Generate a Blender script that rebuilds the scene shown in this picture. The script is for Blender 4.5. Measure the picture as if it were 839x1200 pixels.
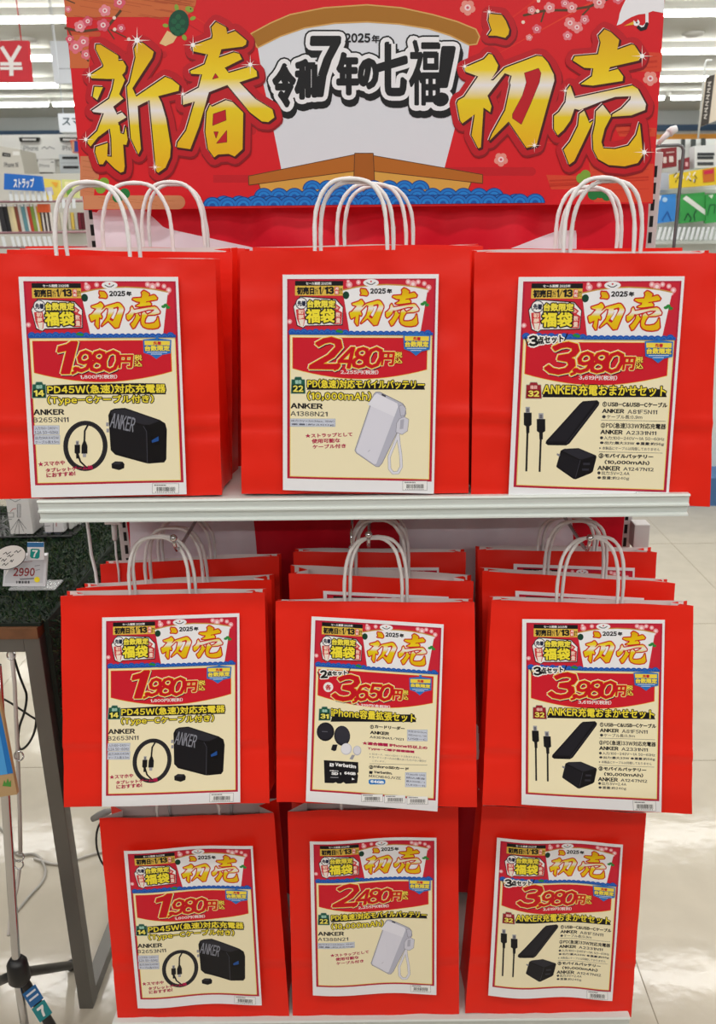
import bpy, bmesh, math, random
import numpy as np
from mathutils import Vector, Matrix, noise
from mathutils.geometry import delaunay_2d_cdt

for o in list(bpy.data.objects):
    bpy.data.objects.remove(o)
sc = bpy.context.scene
COL = sc.collection
R = math.radians

# ------------------------------------------------------------------ camera
F, CX, CY = 1000.0, 445.0, 600.0
PITCH, ROLL, CAMZ = 17.8, -0.6, 1.43
cam = bpy.data.cameras.new('camera')
camo = bpy.data.objects.new('camera', cam)
COL.objects.link(camo)
cam.sensor_fit = 'VERTICAL'
cam.sensor_height = 36.0
cam.lens = 36.0 * F / 1200.0
cam.shift_x = (419.5 - CX) / 1200.0
cam.clip_start = 0.02
CR = Matrix.Rotation(R(90 - PITCH), 3, 'X') @ Matrix.Rotation(R(ROLL), 3, 'Z')
CO = Vector((0, 0, CAMZ))
camo.matrix_world = Matrix.Translation(CO) @ CR.to_4x4()
cam.dof.use_dof = True
cam.dof.focus_distance = 1.3
cam.dof.aperture_fstop = 9.0
sc.camera = camo

# ------------------------------------------------------------------ light and exposure
sc.view_settings.view_transform = 'Standard'
sc.view_settings.look = 'None'
sc.view_settings.gamma = 1.0
sc.view_settings.use_curve_mapping = False
sc.view_settings.exposure = 0.09
w = bpy.data.worlds.new('shop_air')
sc.world = w
w.use_nodes = True
w.node_tree.nodes['Background'].inputs[0].default_value = (0.96, 0.98, 1.0, 1)
w.node_tree.nodes['Background'].inputs[1].default_value = 0.30
CEIL = 3.0
# the shop's fluorescent rows overhead and behind the photographer
for i, (yy, pw) in enumerate(((-3.65, 84), (-2.35, 50), (-1.05, 44), (0.25, 34), (1.55, 30), (2.85, 44), (4.15, 46), (5.45, 46))):
    l = bpy.data.lights.new('ceiling_row_light', 'AREA')
    l.shape = 'RECTANGLE'
    l.size, l.size_y = 7.0, 0.12
    l.energy = pw
    l.color = (1.0, 0.985, 0.96)
    lo = bpy.data.objects.new('ceiling_row_light', l)
    lo.location = (0, yy, CEIL - 0.06)
    COL.objects.link(lo)


# ------------------------------------------------------------------ helpers
def P(px, py, Y=None, Z=None, X=None):
    """The world point seen at a photo pixel on the plane Y=, Z= or X=."""
    d = CR @ Vector(((px - CX) / F, -(py - CY) / F, -1.0))
    if Y is not None:
        return CO + d * (Y / d.y)
    if Z is not None:
        return CO + d * ((Z - CAMZ) / d.z)
    return CO + d * (X / d.x)


def lin(c):
    if isinstance(c, str):
        c = [int(c[i:i + 2], 16) for i in (0, 2, 4)]
    return tuple((v / 255 / 12.92) if v / 255 <= 0.04045 else ((v / 255 + 0.055) / 1.055) ** 2.4 for v in c[:3])


def mat(name, col, rough=0.5, metal=0.0, spec=0.5, bump=0.0, bscale=60.0, var=0.0, vscale=8.0, emit=None, trans=0.0, alpha=1.0, detail=3.0):
    m = bpy.data.materials.new(name)
    m.use_nodes = True
    nt = m.node_tree
    b = nt.nodes['Principled BSDF']
    c = lin(col)
    b.inputs['Base Color'].default_value = (*c, 1)
    b.inputs['Roughness'].default_value = rough
    b.inputs['Metallic'].default_value = metal
    b.inputs['Specular IOR Level'].default_value = spec
    b.inputs['Transmission Weight'].default_value = trans
    b.inputs['Alpha'].default_value = alpha
    if emit:
        b.inputs['Emission Color'].default_value = (*lin(emit[0]), 1)
        b.inputs['Emission Strength'].default_value = emit[1]
    if var or bump:
        tc = nt.nodes.new('ShaderNodeTexCoord')
        if var:
            n = nt.nodes.new('ShaderNodeTexNoise')
            n.inputs['Scale'].default_value = vscale
            n.inputs['Detail'].default_value = detail
            nt.links.new(tc.outputs['Object'], n.inputs['Vector'])
            mx = nt.nodes.new('ShaderNodeMix')
            mx.data_type = 'RGBA'
            mx.inputs['A'].default_value = (*[v * (1 - var) for v in c], 1)
            mx.inputs['B'].default_value = (*[min(1, v * (1 + var)) for v in c], 1)
            nt.links.new(n.outputs['Fac'], mx.inputs['Factor'])
            nt.links.new(mx.outputs['Result'], b.inputs['Base Color'])
        if bump:
            n2 = nt.nodes.new('ShaderNodeTexNoise')
            n2.inputs['Scale'].default_value = bscale
            n2.inputs['Detail'].default_value = 4
            nt.links.new(tc.outputs['Object'], n2.inputs['Vector'])
            bp = nt.nodes.new('ShaderNodeBump')
            bp.inputs['Strength'].default_value = bump
            bp.inputs['Distance'].default_value = 0.002
            nt.links.new(n2.outputs['Fac'], bp.inputs['Height'])
            nt.links.new(bp.outputs['Normal'], b.inputs['Normal'])
    return m


def ink_mat(name, rough, spec):
    m = bpy.data.materials.new(name)
    m.use_nodes = True
    nt = m.node_tree
    b = nt.nodes['Principled BSDF']
    a = nt.nodes.new('ShaderNodeAttribute')
    a.attribute_name = 'ink'
    nt.links.new(a.outputs['Color'], b.inputs['Base Color'])
    b.inputs['Roughness'].default_value = rough
    b.inputs['Specular IOR Level'].default_value = spec
    return m


INK = ink_mat('printed_ink', 0.5, 0.3)


class MB:
    """Collects shapes in world coordinates, then links them as ONE mesh object."""

    def __init__(s):
        s.v, s.f, s.m, s.c, s.sm = [], [], [], [], []

    def add(s, verts, faces, m=0, col=(1, 1, 1), smooth=False):
        b = len(s.v)
        s.v += [tuple(p) for p in verts]
        if len(col) == len(verts) and len(verts) and hasattr(col[0], '__len__'):
            s.c += [tuple(q) for q in col]
        else:
            s.c += [tuple(col)] * len(verts)
        s.f += [[i + b for i in f] for f in faces]
        s.m += [m] * len(faces)
        s.sm += [smooth] * len(faces)
        return s

    def box(s, a, b, m=0):
        x0, y0, z0 = [min(a[i], b[i]) for i in range(3)]
        x1, y1, z1 = [max(a[i], b[i]) for i in range(3)]
        v = [(x0, y0, z0), (x1, y0, z0), (x1, y1, z0), (x0, y1, z0), (x0, y0, z1), (x1, y0, z1), (x1, y1, z1), (x0, y1, z1)]
        return s.add(v, [(0, 3, 2, 1), (4, 5, 6, 7), (0, 1, 5, 4), (1, 2, 6, 5), (2, 3, 7, 6), (3, 0, 4, 7)], m)

    def rbox(s, a, b, r=0.004, m=0):
        """A box with chamfered edges."""
        bm = bmesh.new()
        bmesh.ops.create_cube(bm, size=1.0)
        for v in bm.verts:
            v.co = Vector([(a[i] + b[i]) / 2 + v.co[i] * abs(b[i] - a[i]) for i in range(3)])
        bmesh.ops.bevel(bm, geom=bm.edges[:], offset=r, segments=2, profile=0.6, affect='EDGES')
        bm.verts.index_update()
        s.add([v.co[:] for v in bm.verts], [[v.index for v in f.verts] for f in bm.faces], m)
        bm.free()
        return s

    def prism(s, pts, off, m=0):
        """A polygon pushed along a vector."""
        n = len(pts)
        off = Vector(off)
        v = [Vector(p) for p in pts] + [Vector(p) + off for p in pts]
        f = [list(range(n))[::-1], list(range(n, 2 * n))]
        f += [(i, (i + 1) % n, n + (i + 1) % n, n + i) for i in range(n)]
        return s.add(v, f, m)

    def tube(s, path, r, n=8, m=0, cap=True):
        path = [Vector(p) for p in path]
        rr = r if hasattr(r, '__len__') else [r] * len(path)
        vs, fs = [], []
        up = Vector((0.13, 0.31, 0.94))
        for i, p in enumerate(path):
            t = (path[min(i + 1, len(path) - 1)] - path[max(i - 1, 0)]).normalized()
            a = t.cross(up)
            if a.length < 0.05:
                a = t.cross(Vector((1, 0, 0)))
            a.normalize()
            c = t.cross(a)
            up = a.cross(t)
            for k in range(n):
                q = 2 * math.pi * k / n
                vs.append(p + (a * math.cos(q) + c * math.sin(q)) * rr[i])
        for i in range(len(path) - 1):
            for k in range(n):
                fs.append((i * n + k, i * n + (k + 1) % n, (i + 1) * n + (k + 1) % n, (i + 1) * n + k))
        if cap:
            fs.append(list(range(n))[::-1])
            fs.append([(len(path) - 1) * n + k for k in range(n)])
        return s.add(vs, fs, m, smooth=True)

    def ball(s, c, r, m=0, n=12):
        return s.tube([Vector(c) + Vector((0, 0, -r * math.cos(math.pi * k / 8))) for k in range(9)],
                      [max(1e-5, r * math.sin(math.pi * k / 8)) for k in range(9)], n, m)

    def art(s, art, fn, step, m=1):
        """Printed shapes laid on a surface: fn(u, v, height) -> world point."""
        for V, Fc, L, C in art.flat():
            s.add([fn(u, v, step * L) for u, v in V], Fc, m, C)
        return s

    def build(s, name, mats, parent=None, at=None):
        me = bpy.data.meshes.new(name)
        V = np.array(s.v, dtype=float)
        if parent is not None:
            org = Vector(parent['_at'])
        elif at is not None:
            org = Vector(at)
        else:
            org = Vector(((V[:, 0].min() + V[:, 0].max()) / 2, (V[:, 1].min() + V[:, 1].max()) / 2, V[:, 2].min()))
        V = V - np.array(org)
        me.from_pydata(V.tolist(), [], s.f)
        for mm in (mats if isinstance(mats, (list, tuple)) else [mats]):
            me.materials.append(mm)
        me.polygons.foreach_set('material_index', s.m)
        me.polygons.foreach_set('use_smooth', s.sm)
        if any(c != (1, 1, 1) for c in s.c):
            at_ = me.attributes.new('ink', 'FLOAT_COLOR', 'POINT')
            cc = np.ones((len(s.c), 4), dtype=np.float32)
            cc[:, :3] = np.array(s.c)
            at_.data.foreach_set('color', cc.ravel())
        me.update()
        o = bpy.data.objects.new(name, me)
        COL.objects.link(o)
        if parent is not None:
            o.parent = parent
        else:
            o.location = org
            o['_at'] = tuple(org)
        if parent is not None:
            o['_at'] = tuple(org)
        return o


def tag(o, label=None, cat=None, group=None, kind=None):
    if label:
        o['label'] = label
    if cat:
        o['category'] = cat
    if group:
        o['group'] = group
    if kind:
        o['kind'] = kind
    return o


def thing(name, label, cat, loc, group=None):
    o = bpy.data.objects.new(name, None)
    o.empty_display_size = 0.05
    o.location = loc
    o['_at'] = tuple(loc)
    COL.objects.link(o)
    return tag(o, label, cat, group)


# ------------------------------------------------------------------ flat printed artwork
_gc = {}


def edges_of(Fc):
    cnt = {}
    for f in Fc:
        for a, b in zip(f, f[1:] + f[:1]):
            k = (min(a, b), max(a, b))
            cnt[k] = cnt.get(k, 0) + 1
    return [k for k, n in cnt.items() if n == 1]


def glyph(ch, res=2, fat=0.0):
    key = (ch, res, round(fat / 0.006) * 0.006)
    if key in _gc:
        return _gc[key]
    if ch == '1' and not fat:
        V = np.array([(0.30, 0.0), (0.42, 0.0), (0.42, 0.735), (0.33, 0.735), (0.27, 0.665), (0.14, 0.615), (0.14, 0.52), (0.30, 0.57)])
        _gc[key] = (V, [tuple(range(8))], [(i, (i + 1) % 8) for i in range(8)])
        return _gc[key]
    if key[2]:
        V, Fc, E = glyph(ch, res)
        sv, sf = strokes(V, E, key[2], False)
        n = len(sv)
        U, UF = union(np.vstack([sv, V]), sf + [tuple(i + n for i in f) for f in Fc])
        _gc[key] = (U, UF, edges_of(UF))
        return _gc[key]
    cu = bpy.data.curves.new('lettering', 'FONT')
    cu.body = chr(ord(ch) + 0xFEE0) if '!' <= ch <= '~' else ch
    cu.size = 1.0
    cu.resolution_u = res
    o = bpy.data.objects.new('lettering', cu)
    COL.objects.link(o)
    dg = bpy.context.evaluated_depsgraph_get()
    dg.update()
    ev = o.evaluated_get(dg)
    me = ev.to_mesh()
    V = np.array([v.co[:2] for v in me.vertices])
    Fc = [tuple(p.vertices) for p in me.polygons]
    ev.to_mesh_clear()
    bpy.data.objects.remove(o)
    bpy.data.curves.remove(cu)
    _gc[key] = (V, Fc, edges_of(Fc))
    return _gc[key]


def glyphs(s, res=2, fat=0.0):
    """A line of lettering: Latin letters close-set, Japanese ones on their square body."""
    VV, FF, EE, x = [], [], [], 0.0
    for ch in s:
        if ch in ' \u3000':
            x += 0.3
            continue
        V, Fc, E = glyph(ch, res, fat)
        V = V.copy()
        if ch < '\u2000' or ch in '～':
            base = glyph(ch, res)[0]
            lo, hi = base[:, 0].min(), base[:, 0].max()
            V[:, 0] += x - lo + 0.06
            x += hi - lo + 0.12
        else:
            V[:, 0] += x
            x += 1.0
        n = sum(len(v) for v in VV)
        VV.append(V)
        FF += [tuple(i + n for i in f) for f in Fc]
        EE += [(p + n, q + n) for p, q in E]
    return np.vstack(VV), FF, EE


def strokes(V, E, w, rnd=False):
    """Quads of half-width w along edges, so that a shape grows by w."""
    vs, fs = [], []
    for a, b in E:
        p, q = V[a], V[b]
        d = q - p
        n = math.hypot(*d)
        if n < 1e-9:
            continue
        d = d / n
        nn = np.array((-d[1], d[0])) * w
        e = d * w * (0.0 if rnd else 0.55)
        k = len(vs)
        vs += [p - e + nn, q + e + nn, q + e - nn, p - e - nn]
        fs.append((k, k + 1, k + 2, k + 3))
        if rnd:
            k = len(vs)
            vs += [p + w * np.array((math.cos(2 * math.pi * j / 12), math.sin(2 * math.pi * j / 12))) for j in range(12)]
            fs.append(tuple(range(k, k + 12)))
    return np.array(vs), fs


def ramp(stops, x):
    if x <= stops[0][0]:
        return stops[0][1]
    for (a, ca), (b, cb) in zip(stops, stops[1:]):
        if x <= b:
            t = (x - a) / (b - a)
            return tuple(p + (q - p) * t for p, q in zip(ca, cb))
    return stops[-1][1]


def slice_art(V, Fc, L, C, us, vs):
    bm = bmesh.new()
    ll = bm.verts.layers.float.new('lv')
    lc = bm.verts.layers.float_vector.new('co')
    bv = []
    for p, l_, c in zip(V, L, C):
        v = bm.verts.new((p[0], p[1], 0))
        v[ll] = l_
        v[lc] = c
        bv.append(v)
    for f in Fc:
        try:
            bm.faces.new([bv[i] for i in f])
        except ValueError:
            pass
    bm.normal_update()
    bmesh.ops.triangulate(bm, faces=[f for f in bm.faces if len(f.verts) > 4])
    for axis, ks in ((0, us), (1, vs)):
        for k in ks:
            co = Vector((k, 0, 0)) if axis == 0 else Vector((0, k, 0))
            no = Vector((1, 0, 0)) if axis == 0 else Vector((0, 1, 0))
            bmesh.ops.bisect_plane(bm, geom=bm.verts[:] + bm.edges[:] + bm.faces[:], dist=1e-6, plane_co=co, plane_no=no)
    bm.verts.index_update()
    V2 = np.array([v.co[:2] for v in bm.verts])
    L2 = np.array([v[ll] for v in bm.verts])
    C2 = np.array([v[lc][:] for v in bm.verts])
    F2 = [[v.index for v in f.verts] for f in bm.faces]
    bm.free()
    return V2, F2, L2, C2


def union(V, Fc):
    """Flat shapes without overlaps from overlapping faces, one cluster of touching faces at a time."""
    V = np.asarray(V, dtype=float)
    n = len(Fc)
    B = np.array([[*V[list(f)].min(0), *V[list(f)].max(0)] for f in Fc])
    par = list(range(n))

    def find(i):
        while par[i] != i:
            par[i] = par[par[i]]
            i = par[i]
        return i
    order = np.argsort(B[:, 0])
    act = []
    for i in order:
        act = [j for j in act if B[j, 2] >= B[i, 0]]
        for j in act:
            if B[j, 1] <= B[i, 3] and B[j, 3] >= B[i, 1]:
                par[find(i)] = find(j)
        act.append(i)
    cl = {}
    for i in range(n):
        cl.setdefault(find(i), []).append(i)
    OV, OF = [], []
    for ids in cl.values():
        used = sorted({v for i in ids for v in Fc[i]})
        mp = {v: k for k, v in enumerate(used)}
        W = V[used]
        c = W.mean(0)
        k = max(1e-9, float(np.abs(W - c).max()))
        W = (W - c) / k
        fs = []
        for i in ids:
            f = [mp[v] for v in Fc[i]]
            p = W[f]
            ar = np.dot(p[:, 0], np.roll(p[:, 1], -1)) - np.dot(p[:, 1], np.roll(p[:, 0], -1))
            if abs(ar) < 1e-10:
                continue
            fs.append(f if ar > 0 else f[::-1])
        vs, _, rf, _, _, of = delaunay_2d_cdt([Vector(p) for p in W], [], fs, 0, 1e-6)
        b = len(OV)
        OV += [(v[0] * k + c[0], v[1] * k + c[1]) for v in vs]
        OF += [tuple(i + b for i in f) for f, q in zip(rf, of) if q]
    return np.array(OV), OF


class Art:
    def __init__(s, conv=None):
        s.items = []
        s.conv = conv or (lambda x, y: (x, y))

    def flat(s):
        """Items in order, each raised just above the ones it covers."""
        its = sorted(s.items, key=lambda q: q[2])
        B = np.array([[*q[0].min(0), *q[0].max(0)] for q in its])
        top = np.zeros(len(its), dtype=int)
        for i in range(1, len(its)):
            b = B[i]
            hit = (B[:i, 0] < b[2]) & (B[:i, 2] > b[0]) & (B[:i, 1] < b[3]) & (B[:i, 3] > b[1])
            if hit.any():
                top[i] = top[:i][hit].max() + 1
        return [(q[0], q[1], int(t) + 1, q[3]) for q, t in zip(its, top)]

    def raw(s, V, Fc, col, lv):
        V = np.asarray(V, dtype=float)
        if len(V) == 0:
            return s
        if isinstance(col, list):          # a printed vertical gradient: stops (v, colour)
            V, Fc, _, _ = slice_art(V, Fc, [0] * len(V), [(0, 0, 0)] * len(V), [], [k for k, _ in col])
            C = [ramp(col, p[1]) for p in V]
        else:
            C = [col] * len(V)
        s.items.append((V, Fc, lv, C))
        return s

    def grown(s, V, Fc, E, wd, col, lv, rnd=True):
        """The shape and a band of half-width wd round its edges, as one flat piece."""
        sv, sf = strokes(V, E, wd, rnd)
        b = len(sv)
        U, UF = union(np.vstack([sv, V]), sf + [tuple(i + b for i in f) for f in Fc])
        return s.raw(U, UF, col, lv)

    def poly(s, pts, col, lv, out=()):
        V = np.array([s.conv(*p) for p in pts])
        n = len(V)
        E = [(i, (i + 1) % n) for i in range(n)]
        for k, (wd, c) in enumerate(out):
            s.grown(V, [tuple(range(n))], E, wd, lin(c) if isinstance(c, str) else c, lv + k)
        return s.raw(V, [tuple(range(n))], lin(col) if isinstance(col, str) else col, lv + len(out))

    def rect(s, x0, y0, x1, y1, col, lv, out=()):
        return s.poly([(x0, y0), (x1, y0), (x1, y1), (x0, y1)], col, lv, out)

    def disc(s, x, y, r, col, lv, ry=None, n=20, a0=0, a1=360, rot=0):
        ry = r if ry is None else ry
        full = a1 - a0 >= 360
        cr, sr = math.cos(R(rot)), math.sin(R(rot))
        pts = []
        for k in range(n + (0 if full else 1)):
            a = R(a0 + (a1 - a0) * k / n)
            ax, ay = r * math.cos(a), ry * math.sin(a)
            pts.append((x + ax * cr - ay * sr, y + ax * sr + ay * cr))
        return s.poly(pts, col, lv)

    def line(s, pts, w, col, lv, rnd=True):
        V = np.array([s.conv(*p) for p in pts])
        sv, sf = strokes(V, [(i, i + 1) for i in range(len(V) - 1)], w / 2, rnd)
        if len(V) > 2 or rnd:
            sv, sf = union(sv, sf)
        return s.raw(sv, sf, lin(col), lv)

    def text(s, t, x0, y0, x1, y1, col, lv, bold=0.0, out=(), skew=0.0, rot=0.0, res=2, rnd=False, grad=None, mm=False):
        V, Fc, E = glyphs(t, res)
        if len(V) == 0:
            return s
        xm, ym = (x0 + x1) / 2, (y0 + y1) / 2
        (ua, va), (ub, vb) = s.conv(x0, ym), s.conv(x1, ym)
        hv = s.conv(xm, y1)[1] - s.conv(xm, y0)[1]
        vm = s.conv(xm, ym)[1]
        hv = max(0.7 * hv, hv - abs(vb - va))
        u0, u1, v0, v1 = ua, ub, vm - hv / 2, vm + hv / 2
        fat = 0.0
        if bold and not out and not mm:                # small heavier lettering: fatter outlines straight from the font
            em = abs(v1 - v0) / max(0.1, V[:, 1].max() - V[:, 1].min())
            fat = min(0.065, bold / em) if bold / em > 0.009 else 0.0
            V, Fc, E = glyphs(t, res, fat)
        V = V.copy()
        V[:, 0] += skew * V[:, 1]
        mn, mx = V.min(0), V.max(0)
        W = np.empty_like(V)
        W[:, 0] = u0 + (V[:, 0] - mn[0]) / max(1e-6, mx[0] - mn[0]) * (u1 - u0)
        W[:, 1] = v1 - (V[:, 1] - mn[1]) / max(1e-6, mx[1] - mn[1]) * (v1 - v0)
        if rot:
            c = np.array(((u0 + u1) / 2, (v0 + v1) / 2))
            a = R(rot)
            M = np.array(((math.cos(a), math.sin(a)), (-math.sin(a), math.cos(a))))
            W = (W - c) @ M + c
        k = 0
        for wd, cc in out:
            s.grown(W, Fc, E, wd + bold, lin(cc), lv + k, rnd)
            k += 1
        c = grad if grad else lin(col)
        if bold and not fat:
            return s.grown(W, Fc, E, bold, c, lv + k, rnd)
        return s.raw(W, Fc, c, lv + k)


def homography(src, dst):
    A, b = [], []
    for (x, y), (u, v) in zip(src, dst):
        A.append([x, y, 1, 0, 0, 0, -u * x, -u * y]); b.append(u)
        A.append([0, 0, 0, x, y, 1, -v * x, -v * y]); b.append(v)
    h = np.linalg.solve(np.array(A), np.array(b))

    def f(x, y):
        d = h[6] * x + h[7] * y + 1
        return ((h[0] * x + h[1] * y + h[2]) / d, (h[3] * x + h[4] * y + h[5]) / d)
    return f


A4 = [(0, 0), (210, 0), (210, 297), (0, 297)]


def zoomed(corners, ox, oy, sc_):
    """Sheet millimetres from a point measured on an enlarged view of that sheet."""
    h = homography(corners, A4)
    return lambda x, y: h(ox + x / sc_, oy + y / sc_)


# ------------------------------------------------------------------ materials
M_FLOOR = mat('floor_vinyl', (196, 188, 172), rough=0.1, spec=0.5, var=0.10, vscale=14, bump=0.3, bscale=18, detail=8)
M_CEIL = mat('ceiling_board', (226, 226, 220), rough=0.8, var=0.03)
M_WALL = mat('wall_paint', (196, 200, 200), rough=0.7)
M_NAVY = mat('navy_band', (56, 84, 116), rough=0.6)
M_ORANGE = mat('orange_band', (235, 160, 60), rough=0.6)
M_SHELF = mat('shelf_enamel', (214, 220, 216), rough=0.35, spec=0.4)
M_STEELW = mat('light_steel', (205, 200, 200), rough=0.4)
M_DARK = mat('dark_slot', (14, 14, 15), rough=0.8)
M_RED = mat('red_paper', (234, 34, 14), rough=0.38, spec=0.4, var=0.05, vscale=16, bump=0.25, bscale=28)
M_INSIDE = mat('bag_inside_paper', (232, 214, 212), rough=0.7)
M_CORD = mat('paper_cord', (232, 228, 228), rough=0.6, bump=0.35, bscale=240)
M_LAMP = mat('lamp_tube', (255, 255, 250), rough=0.4, emit=((255, 255, 248), 20))
M_LAMPB = mat('lamp_body', (225, 225, 222), rough=0.5)
M_CHROME = mat('chrome', (205, 205, 208), rough=0.16, metal=1.0)
M_BLACK = mat('black_plastic', (22, 22, 24), rough=0.4)
M_WHITE = mat('white_plastic', (232, 232, 234), rough=0.4)
M_CLEAR = mat('clear_plastic', (235, 238, 240), rough=0.15, spec=0.6, alpha=0.3)

# ------------------------------------------------------------------ the room
FL = MB().box((-9, -4, -0.06), (9, 12.6, 0)).build('floor', M_FLOOR)
tag(FL, 'glossy beige vinyl shop floor', kind='structure')
CE = MB().box((-9, -4, CEIL), (9, 12.6, CEIL + 0.08)).build('ceiling', M_CEIL)
tag(CE, 'pale shop ceiling carrying fluorescent rows', kind='structure')
WB = MB().box((-9, 12.4, 0), (9, 12.6, CEIL)).build('wall_back', M_WALL)
tag(WB, 'pale grey back wall of the shop', kind='structure')
for sgn, nm in ((-1, 'wall_left'), (1, 'wall_right')):
    o = MB().box((sgn * 9, 0.5, 0), (sgn * 9.15, 12.6, CEIL)).build(nm, M_WALL)
    tag(o, 'pale side wall of the shop', kind='structure')
mb = MB().box((-8.9, 9.85, 2.95), (8.9, 10.0, CEIL)).box((-8.9, 9.80, 2.94), (8.9, 10.02, 2.955))
tag(mb.build('trim_1', M_CEIL), 'shallow ceiling beam across the shop', kind='structure')
a, b = P(-60, 163, Y=12.36), P(330, 150, Y=12.36)
tag(MB().box((a.x, 12.34, a.z), (b.x, 12.4, b.z)).build('trim_2', M_NAVY), 'slate blue band on the back wall', kind='structure')
a, b = P(700, 154, Y=12.36), P(1000, 144, Y=12.36)
tag(MB().box((a.x, 12.34, a.z), (b.x, 12.4, b.z)).build('trim_3', M_NAVY), 'navy band on the back wall at right', kind='structure')
a, b = P(700, 165, Y=12.3), P(1000, 155, Y=12.3)
tag(MB().box((a.x, 12.30, a.z), (b.x, 12.4, b.z)).build('trim_4', M_ORANGE), 'orange band under the navy band', kind='structure')

tag(MB().box((-3.2, -0.5, 0), (3.2, -0.4, 1.35)).build('shade_panel', mat('shade_panel_matte', (150, 140, 132), rough=0.8)), 'unseen low panel behind the viewer, added to shade the lower bags', kind='structure')  # unseen panel added behind the camera to keep low light off the lower rows

# floor joint lines of the tiles
mb = MB()
for k in range(-6, 12):
    mb.box((k * 0.9 - 0.001 + 0.52, 0.2, 0), (k * 0.9 + 0.001 + 0.52, 12.3, 0.0006))
for k in range(0, 13):
    mb.box((-8.9, k * 0.9 + 0.3, 0), (8.9, k * 0.9 + 0.302, 0.0006))
tag(mb.build('trim_5', mat('floor_joint', (150, 140, 122), rough=0.6)), 'thin joints between the floor sheets', kind='structure')


def ceiling_light(x0, x1, y, label):
    t = thing('ceiling_light', label, 'light', ((x0 + x1) / 2, y, CEIL), 'fluorescent ceiling lights')
    MB().prism([(x0, y - 0.06, CEIL), (x0, y + 0.06, CEIL), (x0, y + 0.035, CEIL - 0.05), (x0, y - 0.035, CEIL - 0.05)], (x1 - x0, 0, 0)).build('lamp_body', M_LAMPB, t)
    MB().tube([(x0 + 0.02, y - 0.012, CEIL - 0.068), (x1 - 0.02, y - 0.012, CEIL - 0.068)], 0.022, 10).build('tube', M_LAMP, t)


ROWS = [P(40, 11, Z=CEIL).y, P(50, 58, Z=CEIL).y, P(50, 91.5, Z=CEIL).y, P(50, 115, Z=CEIL).y]
wordr = ['nearest', 'second', 'third', 'farthest']
for ri, yy in enumerate(ROWS):
    xl = P(-10, 60, Y=yy).x
    xr = P(760, 60, Y=yy).x
    ends = [(xl - 1.3, P(53, 60, Y=yy).x - 0.02), (P(54, 60, Y=yy).x, P(54, 60, Y=yy).x + 1.25)] if ri == 3 else \
           [(P(65, 60, Y=yy).x - 1.25, P(65, 60, Y=yy).x)] if ri in (1, 2) else [(P(110, 60, Y=yy).x - 1.25, P(110, 60, Y=yy).x)]
    for k, (x0, x1) in enumerate(ends):
        ceiling_light(x0, x1, yy, f'long white fluorescent lamp left of the banner, {wordr[ri]} row' + (', at its %s end' % ('left', 'banner')[k] if ri == 3 else ''))
    xs = P(784, 60, Y=yy).x
    ends = [(xs - 1.25 - 0.03, xs), (xs + 0.05, xs + 1.3)] if ri == 3 else [(P(765, 60, Y=yy).x, P(765, 60, Y=yy).x + 1.6)]
    for k, (x0, x1) in enumerate(ends):
        ceiling_light(x0, x1, yy, f'long white fluorescent lamp right of the banner, {wordr[ri]} row' + (', at its %s end' % ('banner', 'right')[k] if ri == 3 else ''))
for px, py in ((30, 45.5), (812, 38.5)):
    p = P(px, py, Z=CEIL)
    mb = MB().tube([(p.x, p.y, CEIL), (p.x, p.y, CEIL - 0.02), (p.x, p.y, CEIL - 0.035)], [0.09, 0.085, 0.03], 16)
    tag(mb.build('smoke_detector', M_LAMPB), 'small white round fitting on the ceiling ' + ('left' if px < 400 else 'right') + ' of the banner', 'detector')

# ------------------------------------------------------------------ shelving unit
YF, YS, YU = 1.12, 1.105, 1.425      # bag fronts, shelf front, uprights
tl, tr = P(42, 584, Y=YS), P(808, 593, Y=YS)
SX0, SX1 = tl.x, tr.x
SZ = P(425, 583.5, Y=YS).z           # top of the upper shelf's front rail
YBS = 1.122                          # front of the base shelf
BZ = P(440, 1189, Y=1.135).z
G = thing('shelving_unit', 'white metal shop shelving unit holding the rows of red bags', 'shelving', ((SX0 + SX1) / 2, YU, 0))


def rail(z, h, y0):
    """Cross-section of a shelf's front price rail (y, z)."""
    return [(y0 + 0.012, z), (y0 + 0.002, z + 0.0005), (y0, z - 0.002), (y0 + 0.004, z - 0.0045), (y0 + 0.004, z - h * 0.42), (y0 + 0.0005, z - h * 0.47),
            (y0 + 0.0005, z - h * 0.53), (y0 + 0.006, z - h * 0.6), (y0 + 0.007, z - h * 0.86), (y0 + 0.001, z - h * 0.93), (y0 + 0.001, z - h), (y0 + 0.014, z - h)]


mb = MB()
mb.prism([(SX0, y, z) for y, z in rail(SZ, 0.031, YS)], (SX1 - SX0, 0, 0))
mb.box((SX0 + 0.004, YS + 0.01, SZ - 0.006), (SX1 - 0.004, YU, SZ - 0.002))
mb.box((SX0 + 0.002, YS + 0.012, SZ - 0.03), (SX0 + 0.005, YU, SZ - 0.002))
mb.box((SX1 - 0.005, YS + 0.012, SZ - 0.03), (SX1 - 0.002, YU, SZ - 0.002))
mb.build('shelf', M_SHELF, G)
mb = MB()
bx0, bx1 = P(130, 1192, Y=YBS).x, P(739, 1192, Y=YBS).x
mb.prism([(bx0, y, z) for y, z in rail(BZ, 0.05, YBS)], (bx1 - bx0, 0, 0))
mb.box((bx0, YBS + 0.012, BZ - 0.006), (bx1, YU + 0.03, BZ - 0.001))
mb.box((bx0 + 0.01, YBS + 0.06, 0), (bx1 - 0.01, YBS + 0.07, BZ - 0.004))
mb.box((bx0 + 0.01, YBS + 0.06, 0), (bx0 + 0.02, YU, BZ - 0.004)).box((bx1 - 0.02, YBS + 0.06, 0), (bx1 - 0.01, YU, BZ - 0.004))
mb.build('base_shelf', M_SHELF, G)
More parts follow.
